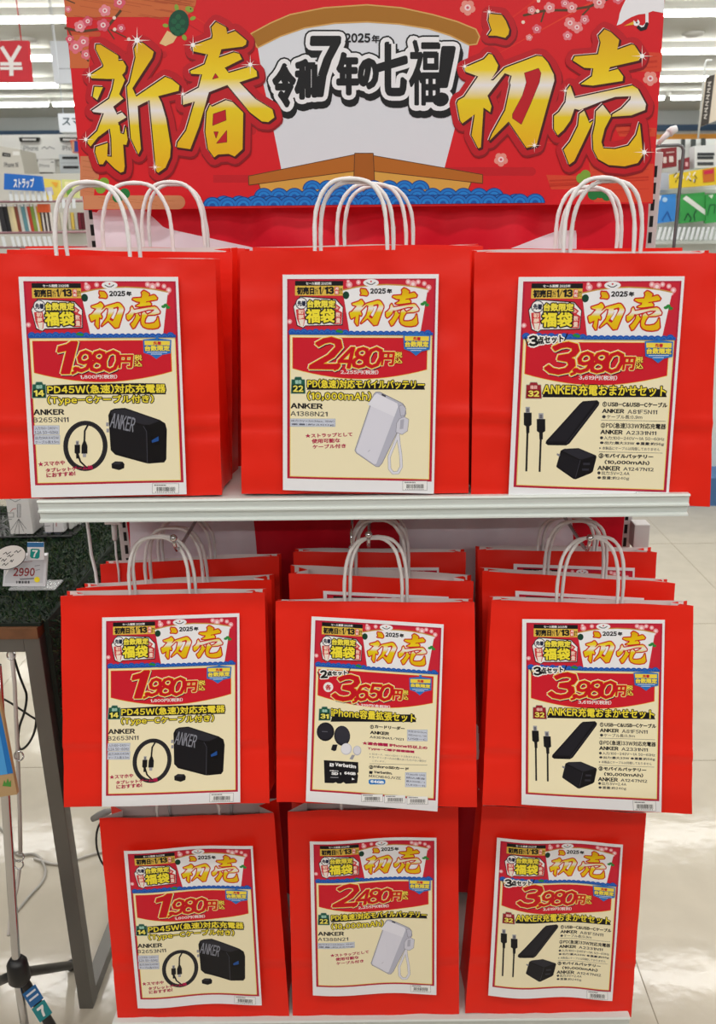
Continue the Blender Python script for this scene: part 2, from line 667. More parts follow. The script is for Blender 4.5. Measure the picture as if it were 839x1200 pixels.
mb = MB().box((SX0 + 0.01, YU + 0.035, 0.03), (SX1 - 0.01, YU + 0.045, 1.55))
mb.build('back_panel', M_SHELF, G)


def upright(x0, x1, ztop):
    m = MB()
    m.rbox((x0, YU, 0), (x1, YU + 0.034, ztop), 0.002, 0)
    z = ztop - 0.02
    xm = (x0 + x1) / 2
    while z > 0.1:
        m.box((xm - 0.0028, YU - 0.0004, z - 0.0165), (xm + 0.0028, YU + 0.002, z), 1)
        m.box((x1 - 0.001, YU + 0.012, z - 0.0165), (x1 + 0.0004, YU + 0.018, z), 1)
        z -= 0.0245
    m.build('upright', [M_STEELW, M_DARK], G)


ul, ur = P(107, 265, Y=YU).x, P(763.5, 250, Y=YU).x
upright(ul - 0.010, ul + 0.012, P(107, 228, Y=YU).z)
upright(ur - 0.010, ur + 0.011, P(770, 178, Y=YU).z)
# brackets of the upper shelf
for x in (ul + 0.004, ur - 0.002):
    MB().prism([(x - 0.002, YU, SZ - 0.006), (x - 0.002, YS + 0.06, SZ - 0.006), (x - 0.002, YS + 0.06, SZ - 0.02), (x - 0.002, YU, SZ - 0.06)], (0.004, 0, 0)).build('bracket', M_STEELW, G)
# the hooks that the middle bags hang from
HOOKZ = P(412, 640, Y=1.165).z
for px, py in ((205, 640), (432, 636), (690, 640)):
    p = P(px, py, Y=1.17)
    MB().tube([(p.x, YU + 0.03, p.z - 0.008), (p.x, 1.20, p.z - 0.012), (p.x, 1.178, p.z - 0.009), (p.x, 1.168, p.z + 0.004), (p.x, 1.166, p.z + 0.012)], 0.0028, 8).ball((p.x, 1.166, p.z + 0.014), 0.0055).build('hook', M_CHROME, G)
q = P(412, 640, Y=1.21)
mb = MB()
mb.tube([(q.x, 1.40, q.z + 0.03), (q.x, 1.25, q.z + 0.026), (q.x, 1.212, q.z + 0.02), (q.x, 1.21, q.z + 0.0)], 0.0022, 8).ball((q.x, 1.21, q.z - 0.002), 0.005)
mb.build('hook', M_CHROME, G)
# white fitting under the right end of the shelf
a, b = P(742, 613, Y=1.40), P(758, 640, Y=1.40)
MB().rbox((a.x, 1.39, b.z), (b.x, 1.42, a.z), 0.002).build('end_bracket', M_STEELW, G)

# ------------------------------------------------------------------ striped cloth behind the bags
M_CLOTH = bpy.data.materials.new('striped_cloth')
M_CLOTH.use_nodes = True
nt = M_CLOTH.node_tree
b_ = nt.nodes['Principled BSDF']
b_.inputs['Roughness'].default_value = 0.55
b_.inputs['Specular IOR Level'].default_value = 0.3
at_ = nt.nodes.new('ShaderNodeAttribute')
at_.attribute_name = 'stripe'
gt = nt.nodes.new('ShaderNodeMath')
gt.operation = 'GREATER_THAN'
gt.inputs[1].default_value = 0
nt.links.new(at_.outputs['Fac'], gt.inputs[0])
mx = nt.nodes.new('ShaderNodeMix')
mx.data_type = 'RGBA'
mx.inputs['A'].default_value = (*lin((216, 12, 40)), 1)
mx.inputs['B'].default_value = (*lin((236, 228, 238)), 1)
nt.links.new(gt.outputs[0], mx.inputs['Factor'])
nt.links.new(mx.outputs['Result'], b_.inputs['Base Color'])


def cloth(name, x0, x1, z0, z1, fn, label, fold, seed):
    nx, nz = 150, 40
    V, Fc, S = [], [], []
    for j in range(nz + 1):
        for i in range(nx + 1):
            x = x0 + (x1 - x0) * i / nx
            z = z0 + (z1 - z0) * j / nz
            y = 1.404 + fold * math.sin(x * 38 + seed + 5 * (z - z0)) + 0.6 * fold * math.sin(x * 83 + 1.7 * seed - 9 * (z - z0)) + fold * 0.7 * math.sin((x + z) * 22 + seed)
            y += 0.5 * fold * noise.noise((x * 14, z * 22, seed))
            V.append((x, y, z))
            d = CR.transposed() @ (Vector((x, 1.404, z)) - CO)
            S.append(fn(CX - F * d.x / d.z, CY + F * d.y / d.z))
    for j in range(nz):
        for i in range(nx):
            a = j * (nx + 1) + i
            Fc.append((a, a + 1, a + nx + 2, a + nx + 1))
    o = MB().add(V, Fc, 0, smooth=True).build(name, M_CLOTH)
    at = o.data.attributes.new('stripe', 'FLOAT', 'POINT')
    at.data.foreach_set('value', S)
    return tag(o, label, 'curtain')


def stripe_low(x, y):
    k = 0.03 * (y - 612)
    return min(max(min(x - 152, 297 + 0.1 * (y - 612) - x), min(x - 468, 672 + k - x)), 890 - y)


def halfplane(x, y, ax, ay, bx, by):
    return ((bx - ax) * (y - ay) - (by - ay) * (x - ax)) / math.hypot(bx - ax, by - ay)


def stripe_up(x, y):
    # white stripe swept sideways at the left, a small white corner at the right
    one = min(halfplane(x, y, 128, 246, 165, 251), halfplane(x, y, 165, 262, 300, 292), x - 100)
    a = min(halfplane(x, y, 120, 243, 168, 246), halfplane(x, y, 170, 262, 250, 280), 300 - x)
    b = min(halfplane(x, y, 120, 243, 170, 246), 128 + (y - 246) * 1.1 - x + 40, x - 118)
    c = min(halfplane(x, y, 600, 290, 650, 272), 677 - x, y - 270)
    return max(a, b, c)


cx0, cx1 = ul + 0.013, ur - 0.012
cloth('striped_curtain', cx0, cx1, SZ + 0.005, P(430, 225, Y=1.404).z, stripe_up, 'red and white cloth draped behind the top row of bags under the banner', 0.006, 1.3)
cloth('striped_curtain', cx0, cx1, BZ + 0.02, SZ - 0.04, stripe_low, 'red and white striped cloth hanging behind the middle and bottom rows of bags', 0.006, 4.1)

# ------------------------------------------------------------------ brush lettering, traced in enlarged strokes
SHIN = [
    [(118, 82), (150, 82), (283, 165), (285, 205), (318, 203), (343, 245), (335, 285), (312, 310), (335, 350), (258, 340), (200, 340), (80, 335), (68, 315), (170, 250), (172, 235), (115, 115)],
    [(258, 330), (335, 345), (290, 455), (322, 490), (245, 550), (275, 610), (312, 593), (345, 630), (282, 668), (295, 735), (230, 720), (218, 715), (130, 780), (75, 850), (52, 825), (55, 800), (125, 735), (175, 600), (95, 590), (85, 580), (215, 490), (240, 420)],
    [(220, 712), (292, 690), (300, 750), (328, 760), (340, 700), (355, 800), (345, 838), (320, 835), (332, 1000), (325, 1040), (300, 1048), (255, 1015), (190, 950), (168, 985), (140, 985), (110, 895), (115, 855), (205, 825), (200, 925), (235, 930), (232, 790)],
    [(105, 400), (168, 403), (125, 500), (92, 475)],
    [(430, 65), (470, 70), (552, 135), (540, 180), (390, 410), (420, 475), (640, 325), (690, 345), (745, 390), (740, 430), (585, 470), (610, 520), (645, 640), (680, 850), (675, 930), (640, 1010), (585, 1050), (570, 1035), (520, 500), (430, 545), (440, 700), (455, 870), (435, 910), (380, 790), (350, 400), (370, 370), (415, 180), (405, 110)]]
HARU = [
    [(345, 40), (420, 80), (430, 130), (490, 108), (575, 180), (570, 210), (545, 225), (385, 245), (365, 310), (480, 270), (520, 280), (540, 320), (410, 385), (440, 425), (610, 375), (650, 410), (655, 450), (520, 495), (640, 620), (770, 700), (785, 760), (740, 795), (690, 790), (600, 720), (430, 515), (290, 570), (265, 660), (215, 830), (150, 1000), (50, 985), (55, 950), (120, 860), (185, 640), (95, 665), (95, 600), (215, 535), (240, 435), (155, 430), (150, 410), (260, 360), (285, 285), (170, 260), (165, 220), (315, 165), (320, 140), (310, 80)],
    [(300, 665), (315, 680), (420, 630), (470, 645), (550, 725), (545, 1000), (485, 1055), (440, 1035), (360, 1040), (330, 1062), (285, 1000), (265, 870), (275, 720)]]
HARU_H = [[(340, 430), (320, 470), (360, 458)], [(325, 735), (415, 705), (420, 780), (320, 820)], [(330, 870), (360, 870), (345, 915)], [(425, 860), (425, 945), (350, 955)]]
HATSU = [
    [(280, 40), (375, 50), (405, 95), (430, 160), (425, 195), (400, 222), (330, 205), (272, 205), (298, 165), (275, 95)],
    [(275, 345), (300, 350), (345, 430), (335, 470), (290, 545), (310, 545), (395, 455), (415, 445), (640, 360), (680, 365), (720, 410), (765, 500), (770, 545), (720, 720), (660, 940), (635, 1035), (560, 1055), (425, 855), (280, 1000), (300, 950), (400, 770), (440, 580), (435, 560), (448, 510), (395, 490), (265, 660), (295, 740), (285, 785), (235, 750), (215, 1050), (195, 1058), (145, 960), (170, 800), (75, 870), (60, 850), (35, 720), (45, 695), (90, 670), (195, 515), (100, 480), (90, 450), (240, 385)]]
HATSU_H = [[(545, 490), (650, 455), (668, 490), (655, 560), (590, 720), (520, 875), (455, 830), (455, 800), (530, 660), (560, 560)]]
URI = [
    [(440, 30), (485, 50), (550, 110), (535, 185), (645, 145), (665, 150), (715, 225), (700, 265), (480, 315), (470, 350), (540, 330), (580, 385), (575, 420), (350, 455), (260, 445), (345, 385), (355, 325), (285, 320), (200, 265), (215, 235), (390, 220), (410, 130), (395, 80)],
    [(180, 455), (215, 550), (650, 455), (690, 480), (752, 595), (745, 640), (640, 680), (495, 690), (500, 672), (570, 630), (635, 560), (638, 535), (520, 540), (400, 580), (250, 640), (212, 630), (180, 720), (130, 790), (85, 830), (58, 785), (58, 685), (95, 655), (145, 580), (155, 490)],
    [(285, 645), (325, 740), (355, 720), (270, 900), (210, 1025), (172, 1052), (130, 940), (180, 880), (240, 760), (250, 670)],
    [(425, 600), (490, 685), (440, 780), (415, 880), (430, 930), (520, 935), (620, 910), (680, 830), (705, 740), (730, 980), (690, 1040), (590, 1065), (470, 1055), (390, 1010), (355, 940), (350, 830), (370, 740), (375, 650)]]
GOLD = [(0.0, (222, 170, 10)), (0.28, (236, 200, 10)), (0.42, (240, 214, 40)), (0.53, (238, 236, 236)), (0.64, (232, 206, 20)), (1.0, (232, 178, 10))]


def gold(v0, v1):
    return [(v0 + (v1 - v0) * k, lin(c)) for k, c in GOLD]


def blossom(a, x, y, r, lv, c='E07C8C', rot=0):
    for k in range(5):
        q = R(72 * k + rot)
        a.disc(x + r * 0.55 * math.cos(q), y + r * 0.55 * math.sin(q), r * 0.5, c, lv, n=10)
    a.disc(x, y, r * 0.42, 'F6D8DA', lv + 1, n=10)
    a.disc(x, y, r * 0.2, 'D05468', lv + 2, n=8)


def sparkle(a, x, y, r, lv):
    for k in range(4):
        q = R(45 * k)
        L = r if k % 2 == 0 else r * 0.55
        d, n = (math.cos(q) * L, math.sin(q) * L), (-math.sin(q) * r * 0.045, math.cos(q) * r * 0.045)
        a.poly([(x - d[0], y - d[1]), (x + n[0], y + n[1]), (x + d[0], y + d[1]), (x - n[0], y - n[1])], 'FFF3EE', lv)
    a.disc(x, y, r * 0.2, 'FFFFFF', lv, n=10)


# ------------------------------------------------------------------ the big sale banner
YB = 1.375
BN = Art()
BTOP = -60
edge = [(75 - 0.093 * 60, BTOP), (779 + 0.058 * 60, BTOP), (764.5, 238.5), (98.5, 246)]
BN.poly(edge, 'D81420', 1)
rng = random.Random(4)


def in_banner(x, y):
    t = (y - BTOP) / (242 - BTOP)
    return 70 + 28 * t + 1, 782 - 17.5 * t - 1


# slanting rays of darker red and brushed cloud bands
for k in range(120):
    a0 = rng.uniform(0, 360)
    r0, r1 = rng.uniform(150, 330), rng.uniform(340, 480)
    wd = rng.uniform(0.3, 1.1)
    c = (425, 150)
    pts = [(c[0] + rr * math.cos(R(a0 + s_)), c[1] + rr * 0.8 * math.sin(R(a0 + s_))) for rr, s_ in ((r0, 0), (r1, -wd / 2), (r1, wd / 2))]
    ok = []
    for x, y in pts:
        lo, hi = in_banner(x, y)
        ok.append(lo < x < hi and BTOP < y < 240)
    if all(ok):
        BN.poly(pts, rng.choice(['C40F1C', 'E23A22', 'C81320', 'DE2A22']), 2)


def cloud(x0, y0, x1, y1, col, lv=3, r=None):
    r = (y1 - y0) / 2 if r is None else r
    lo0, hi0 = in_banner(x0, y0)
    x0, x1 = max(x0, lo0), x1
    BN.poly([(x0, y0), (x1 - r, y0)] + [(x1 - r + r * math.sin(R(t)), (y0 + y1) / 2 - r * math.cos(R(t))) for t in range(15, 180, 15)] + [(x1 - r, y1), (x0, y1)], col, lv)


cloud(76, -20, 230, 20, 'CC6A38')
cloud(80, 37, 118, 43, 'C8502C'); cloud(82, 41, 110, 80, 'D06A38', r=6)
cloud(94, 183, 116, 230, 'CE8058', r=6); cloud(97, 229, 217, 245.2, 'D08A60')
for k in range(26):
    y = rng.uniform(-5, 19)
    x = rng.uniform(80, 200)
    BN.line([(x, y), (x + 30, y + 5)], 0.7, 'B8552C', 4, False)
for k in range(12):
    y = rng.uniform(231, 240)
    x = rng.uniform(102, 190)
    BN.line([(x, y), (x + 16, y + 2)], 0.5, 'BC7448', 4, False)
for k in range(9):
    y = rng.uniform(187, 226)
    BN.line([(97, y), (110, y + 2)], 0.5, 'BC7448', 4, False)
for x0, y0, x1, y1 in ((690, 190, 766, 237), (720, 148, 769, 160), (735, 60, 776, 84), (640, 205, 720, 222), (585, -30, 700, -6)):
    BN.poly([(x0, y0), (x1, y0 + 2), (x1 - (1 if x1 > 760 else 0), y1), (x0 + 6, y1)], 'D8452A', 3)
    for k in range(7):
        y = rng.uniform(y0 + 3, y1 - 5)
        BN.line([(x0 + 4, y + 3), (x1 - 6, y)], 0.6, 'C8321E', 4, False)
for x0, y0, x1, y1 in ((132, 60, 196, 68), (222, 150, 300, 158), (500, 196, 628, 206), (560, 100, 640, 108), (250, 205, 300, 214)):
    cloud(x0, y0, x1, y1, 'C2121F', 3)

# plum branches and blossoms
for pts, wd in (([(77, 33), (95, 37), (125, 33), (142, 12)], 3), ([(80, 34), (88, 52), (104, 72)], 2), ([(126, 34), (134, 46)], 1.5), ([(130, 35), (148, 44)], 1.3), ([(76, -1), (88, 4)], 1.5)):
    BN.line(pts, wd, '5A3A20', 5)
for x, y, r in ((94, 31, 7), (103, 25, 6), (121, 29.5, 7.5), (123, 12.5, 7), (140, 3, 7), (89, 55, 8), (98, 49, 7), (101, 64, 6), (82, 46, 5), (80, 11, 4), (142, 33, 5)):
    blossom(BN, x, y, r, 6, rng.choice(['E2707F', 'E88A96', 'DA5A70']), rng.uniform(0, 70))
for x, y in ((134, 21), (134.5, 34.5), (151, 46)):
    BN.disc(x, y, 2.2, 'F2D6CC', 6, n=8)
for pts, wd in (([(614, 18), (640, 12), (665, 12), (690, 8), (714, -2)], 3), ([(690, 10), (682, 18)], 2), ([(638, 13), (634, 26)], 2)):
    BN.line(pts, wd, '5A3A20', 5)
for x, y, r in ((644, 9, 6.5), (662, 4, 5), (670, 9, 6.5), (702, 3, 7.5), (724, -1, 6), (668, 27, 7), (676, 32, 7), (685, 23, 5.5), (665, 42, 5.5), (629, 34, 5.5), (620, 44, 4), (691, -3, 5), (623, 12, 5)):
    blossom(BN, x, y, r, 6, rng.choice(['E88E90', 'E2808C', 'DE6A7A']), rng.uniform(0, 70))
for x, y in ((613, 26), (630, 13), (631, 1)):
    BN.disc(x, y, 2.2, 'F4D8C8', 6, n=8)
for x, y, r in ((548, 9, 9), (762, 92, 8.5), (587, 187, 8), (700, 171, 5)):
    blossom(BN, x, y, r, 6, 'E89488', 18)

# turtle
for x, y, rx, ry, rot in ((222, 11, 5, 3.4, 20), (207, 9, 2.5, 4, -10), (226, 21.5, 3.6, 2.2, -20), (194, 30, 3.4, 2.2, 10), (216, 44, 2.6, 3.6, -30)):
    BN.disc(x, y, rx, '8AA83C', 5, ry=ry, rot=rot)
BN.poly([(196, 36), (187, 51), (194, 54), (203, 50), (208, 42)], 'E8C48A', 5)
BN.disc(209.5, 27, 12, '0E4A34', 6, ry=15.5, rot=8, n=24)
for x, y in ((209, 20), (204, 25), (214, 26), (209, 31), (203, 35), (214, 36), (208, 39)):
    BN.disc(x, y, 3.6, '17603F', 7, n=6)
BN.disc(223.5, 10.5, 0.9, '101010', 7, n=8)
# pine sprigs
for x, y in ((113, 216), (122, 214), (118, 221), (681, 209), (686, 205)):
    BN.disc(x, y, 6, '7EA83A', 5, n=12)
for x, y in ((146, 227), (138, 231), (695, 228), (703, 226), (711, 229)):
    BN.disc(x, y, 6.5, '1F7A3A', 5, n=12)
# crane in the upper corner
BN.poly([(742, -28), (779, -40), (778.2, 15.5), (765, 13), (757, 16), (748, 17), (740, 20), (733, 24), (728, 28), (722.5, 30), (725, 22), (726, 16), (729, 8), (734, -2)], 'EEEEF4', 8)
BN.line([(758, 14), (758, 28), (754, 32), (748, 31)], 3.6, 'EEEEF4', 9)
BN.line([(758, 28), (756, 33), (751, 34.5), (747, 31)], 4, '141418', 10)
BN.disc(745.5, 26.5, 4, 'F4F4F8', 11, n=12)
BN.disc(745, 23.5, 2.2, 'C8202C', 12, n=8)
BN.disc(746, 26.5, 1.1, '101014', 12, n=8)
BN.poly([(742.5, 25), (742.5, 29), (731, 30.5)], 'E8B02A', 11)

# the sail with its golden rim
outer = [(295, 40), (317, 28), (340, 18), (380, 10), (430, 6.5), (470, 10), (507, 18), (535, 26), (557, 35), (561, 43), (558, 51)]
inner = [(302, 55), (328, 42), (357, 32), (392, 26.5), (430, 25), (468, 27.5), (503, 33), (528, 41), (550, 52)]
BN.poly(inner + [(545, 95), (533, 150), (520, 200), (330, 200), (318, 140), (309, 100)], 'DDE2EA', 8)
BN.poly(outer + inner[::-1], 'A8701E', 9, out=((1.6, 'D8A860'),))
# slogan
SLOGAN = (('令', 320, 75, 346, 125), ('和', 346, 70, 371, 116), ('7', 364, 43, 399, 113), ('年', 395, 62, 420, 111), ('の', 420, 69, 443, 104), ('七', 441, 50, 477, 112), ('福', 479, 46, 516, 124), ('!', 508, 55, 533, 124))
for t, x0, y0, x1, y1 in SLOGAN:
    V, Fc, E = glyphs(t, 3)
    V = V.copy()
    for dx, dy, wd, c, lv in ((1.5, 6, 10.0, '101014', 11), (0, 0, 9.6, '101014', 11), (0, 0, 7.6, 'EEF0F4', 12), (0, 0, 2.5 if t != '福' else 1.4, '101014', 13)):
        mn, mxx = V.min(0), V.max(0)
        W = np.empty_like(V)
        sk = 0.12 if t in '7!' else 0.0
        VV = V.copy()
        VV[:, 0] += sk * V[:, 1]
        mn, mxx = VV.min(0), VV.max(0)
        W[:, 0] = x0 + dx + 1.5 + (VV[:, 0] - mn[0]) / (mxx[0] - mn[0]) * (x1 - x0 - 3)
        W[:, 1] = y1 + dy - 1.5 - (V[:, 1] - mn[1]) / (mxx[1] - mn[1]) * (y1 - y0 - 3)
        BN.grown(W, Fc, E, wd, lin(c), lv)
BN.text('2025', 404, 39, 434, 50, '15151A', 12, bold=0.6, res=3)
BN.text('年', 435.5, 41, 445, 50.5, '15151A', 12, bold=0.3, res=3)

# treasure boat and waves
BN.poly([(303, 213), (416, 198), (416, 235), (310, 235)], 'D9A548', 14, out=((0.9, '5A3413'),))
BN.poly([(437, 198), (552, 213), (543, 235), (437, 235)], 'D9A548', 14, out=((0.9, '5A3413'),))
BN.poly([(291.7, 206.7), (416, 181.5), (416, 200), (292, 216.5)], 'B4691C', 16, out=((0.9, '5A3413'),))
BN.poly([(436, 182.5), (565, 205), (565, 214.5), (436, 200)], 'B4691C', 16, out=((0.9, '5A3413'),))
BN.poly([(416, 180), (437, 180), (438.5, 214), (415, 214)], 'A65D16', 18, out=((0.9, '5A3413'),))
BN.rect(416, 214, 438, 236, 'C88E34', 15)
for row, (yb, xa, xb, off) in enumerate(((222, 366, 500, 0), (231, 300, 590, 9), (240, 262, 622, 0), (244, 240, 640, 9))):
    x = xa + off
    while x < xb:
        for q, (rr, c) in enumerate(((11.5, '0A3C86'), (10.4, '1878D0'), (7.6, '0F58B0'), (6.6, '1C84DA'), (3.6, '0F58B0'))):
            yy = min(yb, 243.2 - 7.0 * (x - 98) / 666)
            BN.disc(x, yy, rr, c, 19 + row * 5 + q, ry=rr * 0.95, n=18, a0=180, a1=360)
        x += 18.0

# the four big characters
for strokes_, holes, ox, oy in ((SHIN, [], 95, 40), (HARU, HARU_H, 200, 20), (HATSU, HATSU_H, 530, 10), (URI, [], 640, 30)):
    K = 6.454
    g = gold(oy + 40 / K, oy + 1060 / K)
    for poly_ in strokes_:
        pts = [(ox + x / K, oy + y / K) for x, y in poly_]
        n = len(pts)
        E = [(i, (i + 1) % n) for i in range(n)]
        for dx, dy, wd, c, lv in ((0.8, 2.2, 9.6, '8E0A16', 30), (0, 0, 9.0, 'BE1020', 31), (1.3, 1.3, 1.5, '4A0A10', 33), (-1.4, -1.3, 0.8, 'F6DAD8', 34), (-0.6, -0.6, 0.9, '2E0A0C', 35)):
            V = np.array(pts) + (dx, dy)
            BN.grown(V, [tuple(range(n))], E, wd, lin(c), lv)
        BN.raw(np.array(pts), [tuple(range(n))], g, 36)
    for h in holes:
        BN.poly([(ox + x / K, oy + y / K) for x, y in h], 'BE1020', 37, out=((0.5, '5A0C14'),))
for x, y, r in ((161, 47.5, 16), (105, 88, 10), (101, 163.5, 10), (182, 196, 8), (226.5, 53, 12), (293.5, 76, 12), (214.5, 110.5, 8), (573, 14, 8), (544.5, 78, 8), (626, 170.5, 9), (752, 66, 13), (754.5, 178.5, 13), (662, 106.5, 7)):
    sparkle(BN, x, y, r, 40)


def banner_fn(u, v, h):
    p = P(u, v, Y=YB)
    return (p.x, p.y - h, p.z)


mb = MB()
mb.prism([P(x, y, Y=YB + 0.0005) for x, y in edge], (0, 0.006, 0), 0)
mb.art(BN, banner_fn, 0.00004, 1)
o = mb.build('sale_banner', [mat('banner_board', (222, 90, 84), rough=0.6), ink_mat('banner_print', 0.45, 0.3)])
tag(o, 'large red New Year sale banner with gold brush characters above the top bags', 'banner')

# ------------------------------------------------------------------ the printed sheets
CB = [(331.7, 321.7), (513.8, 321), (508, 577), (332.2, 572.5)]
CA = [(24, 324), (209.7, 324.3), (220, 577.5), (39.6, 581)]
CC = [(607, 324.4), (801, 323.6), (781, 590), (594.7, 583)]
CD = [(365.5, 721), (519.5, 730), (512, 946.6), (359, 935.5)]
INKK, CREAM, CRIM, GOLDY = '15151A', 'F4EAC6', 'C4162C', 'F4D648'


_head = []


def sheet_header(a, kind):
    if _head:
        a.items += _head
        return
    a.conv = lambda x, y: (x, y)
    a.rect(0, 0, 210, 297, 'EEEEF2', 0)
    a.rect(6, 5.5, 206.5, 279.5, 'B81C3C', 1, )
    a.rect(8.5, 7.5, 204, 78, 'CC2438', 2)
    c = zoomed(CB, 325, 315, 4.195)
    a.conv = c
    rg = random.Random(2)
    for k in range(16):
        x, y = rg.uniform(60, 340), rg.uniform(60, 270)
        a.poly([(x, y), (x + 40, y - 12), (x + 40, y - 9)], 'D84048', 3)
    for x, y, r in ((350, 75, 16), (640, 62, 13), (664, 72, 18), (690, 62, 12), (720, 70, 12), (742, 88, 14), (705, 118, 15), (735, 104, 9), (62, 250, 12), (345, 60, 9), (395, 64, 12)):
        a.disc(x, y, r, 'EFA0A8', 3, n=9)
        a.disc(x, y, r * 0.5, 'FBE0E2', 4, n=7)
    # sale period plate
    a.rect(88, 57, 320, 80, INKK, 4)
    a.poly([(88, 80), (320, 80), (318, 126), (88, 126)], 'E2BE50', 4)
    a.text('セール期間 2025年', 140, 62, 264, 76, 'F2F2F2', 5, bold=0.12)
    a.text('初売日', 96, 85, 181, 122, INKK, 5, bold=0.9)
    a.text('から', 184, 88, 199, 120, INKK, 5, bold=0.3)
    a.text('1', 203, 83, 214, 120, INKK, 5, bold=0.9)
    a.text('/', 214, 84, 229, 122, INKK, 5, bold=0.7)
    a.text('13', 231, 83, 277, 120, INKK, 5, bold=0.9)
    a.rect(279, 84, 299, 122, 'D83444', 5)
    a.text('月', 281, 87, 297, 101, 'FBE6DC', 6, bold=0.2)
    a.text('祝', 281, 104, 297, 119, 'FBE6DC', 6, bold=0.2)
    a.text('まで', 301, 90, 316, 120, INKK, 5, bold=0.3)
    # lucky bag seal
    a.poly([(78, 178), (112, 128), (286, 140), (322, 180), (318, 268), (140, 272), (128, 282), (96, 270)], INKK, 4)
    a.poly([(82, 180), (114, 133), (284, 145), (318, 182), (314, 263), (138, 268), (126, 278), (100, 266)], 'F2F0F0', 5)
    a.poly([(278, 160), (308, 182), (298, 196), (316, 206), (312, 262), (272, 262)], 'CC3038', 6)
    a.poly([(284, 172), (300, 184), (292, 192), (280, 188)], 'F0B0A8', 7)
    a.text('数', 285, 205, 307, 228, 'F6D8C8', 8, bold=0.2)
    a.text('量', 285, 232, 307, 256, 'F6D8C8', 8, bold=0.2)
    a.poly([(92, 192), (132, 186), (138, 232), (130, 270), (110, 268), (96, 236)], 'D23A40', 6)
    a.text('初', 102, 192, 128, 214, 'F8DCC8', 7, bold=0.25)
    a.text('夢', 104, 217, 130, 238, 'F8DCC8', 7, bold=0.25)
    a.poly([(106, 240), (132, 238), (126, 276), (114, 274)], 'F2E6D8', 7)
    a.disc(119, 163, 29, '1C2440', 6)
    a.disc(119, 163, 25, 'F4F2F2', 7)
    a.text('先着', 99, 150, 140, 177, '1C2440', 8, bold=0.5)
    a.text('台数限定', 148, 149, 281, 182, 'F2E24C', 8, bold=0.5, out=((1.3, INKK),))
    a.text('福袋', 143, 191, 277, 254, 'F4E43C', 8, bold=0.75, out=((1.7, INKK),))
    # waves, fan and New Year lettering
    a.conv = lambda x, y: (x, y)
    a.poly([(81, 20.5), (100, 16.5), (120, 14.2), (140, 13.6), (160, 14.4), (178, 16.4), (195.5, 19.8), (186.5, 77), (91, 77)], 'F0F0F4', 4)
    a.line([(81, 20), (100, 16), (120, 13.7), (140, 13.0), (160, 13.9), (178, 15.9), (195.5, 19.3)], 1.6, 'C99A4A', 5)
    k = 0
    for u in range(9, 205, 8):
        if u + 8 > 205:
            break
        lowmid = 86 < u < 190
        a.disc(u + 4, 78 if lowmid else 75.5 + (k % 2), 5.4, '1C56B4', 6, n=16, a0=180, a1=360)
        a.disc(u + 4, 78 if lowmid else 75.5 + (k % 2), 3.4, '3C78CC', 7, n=12, a0=180, a1=360)
        a.disc(u + 4, 78 if lowmid else 75.5 + (k % 2), 2.5, '1C56B4', 8, n=10, a0=180, a1=360)
        k += 1
    a.rect(8.5, 74.5, 86, 78.2, '1C56B4', 6)
    a.rect(188, 74.5, 204, 78.2, '1C56B4', 6)
    a.rect(86, 76.6, 190, 78.2, '1C56B4', 6)
    a.disc(119, 10.5, 10.5, 'F0F0F4', 5, ry=4.6)
    a.line([(113, 10.5), (117, 12.6), (121, 12.6), (125, 10)], 1.1, '202024', 6)
    a.disc(119, 9, 1.2, 'C8202C', 6, n=8)
    a.disc(85.5, 26.5, 4.4, '12402E', 6, ry=5)
    for u, v in ((189, 38), (192, 36), (195, 39), (75, 73), (79, 74)):
        a.disc(u, v, 3.0, '2C8A3C', 9, ry=2, n=9)
    a.conv = c
    a.text('2025', 452, 92, 530, 118, INKK, 5, bold=0.55)
    a.text('年', 534, 94, 560, 117, INKK, 5, bold=0.45)
    for glyph, holes, x0, y0, x1, y1 in ((HATSU, HATSU_H, 352, 95, 518, 268), (URI, [], 530, 92, 692, 272)):
        xs = [p[0] for q in glyph for p in q]
        ys = [p[1] for q in glyph for p in q]
        fx = lambda x: x0 + (x - min(xs)) / (max(xs) - min(xs)) * (x1 - x0)
        fy = lambda y: y0 + (y - min(ys)) / (max(ys) - min(ys)) * (y1 - y0)
        g = gold(c(400, y0)[1], c(400, y1)[1])
        for q in glyph:
            V = np.array([c(fx(x), fy(y)) for x, y in q])
            n = len(V)
            a.grown(V, [tuple(range(n))], [(i, (i + 1) % n) for i in range(n)], 1.7, lin('C8141E'), 10)
            a.raw(V, [tuple(range(n))], g, 11)
        for q in holes:
            a.poly([(fx(x), fy(y)) for x, y in q], 'C8141E', 12)
            cxm = sum(p[0] for p in q) / len(q)
            cym = sum(p[1] for p in q) / len(q)
            a.poly([(fx(cxm + (x - cxm) * 0.62), fy(cym + (y - cym) * 0.72)) for x, y in q], 'F0F0F4', 13)
    # cream panel and the price field
    a.conv = lambda x, y: (x, y)
    a.rect(9.6, 78.2, 203, 276.5, 'F0D878', 3)
    a.rect(10.6, 79.4, 202, 275.5, CREAM, 4)
    bot = [(196.5 - 183 * t, 123.5 + 13.5 * math.sin(math.pi * t) ** 0.9) for t in [i / 14 for i in range(15)]]
    a.poly([(13.5, 82), (196.5, 82)] + bot, 'D01C2E', 5, out=((0.7, 'F2C64C'),))

    _head.extend(a.items)


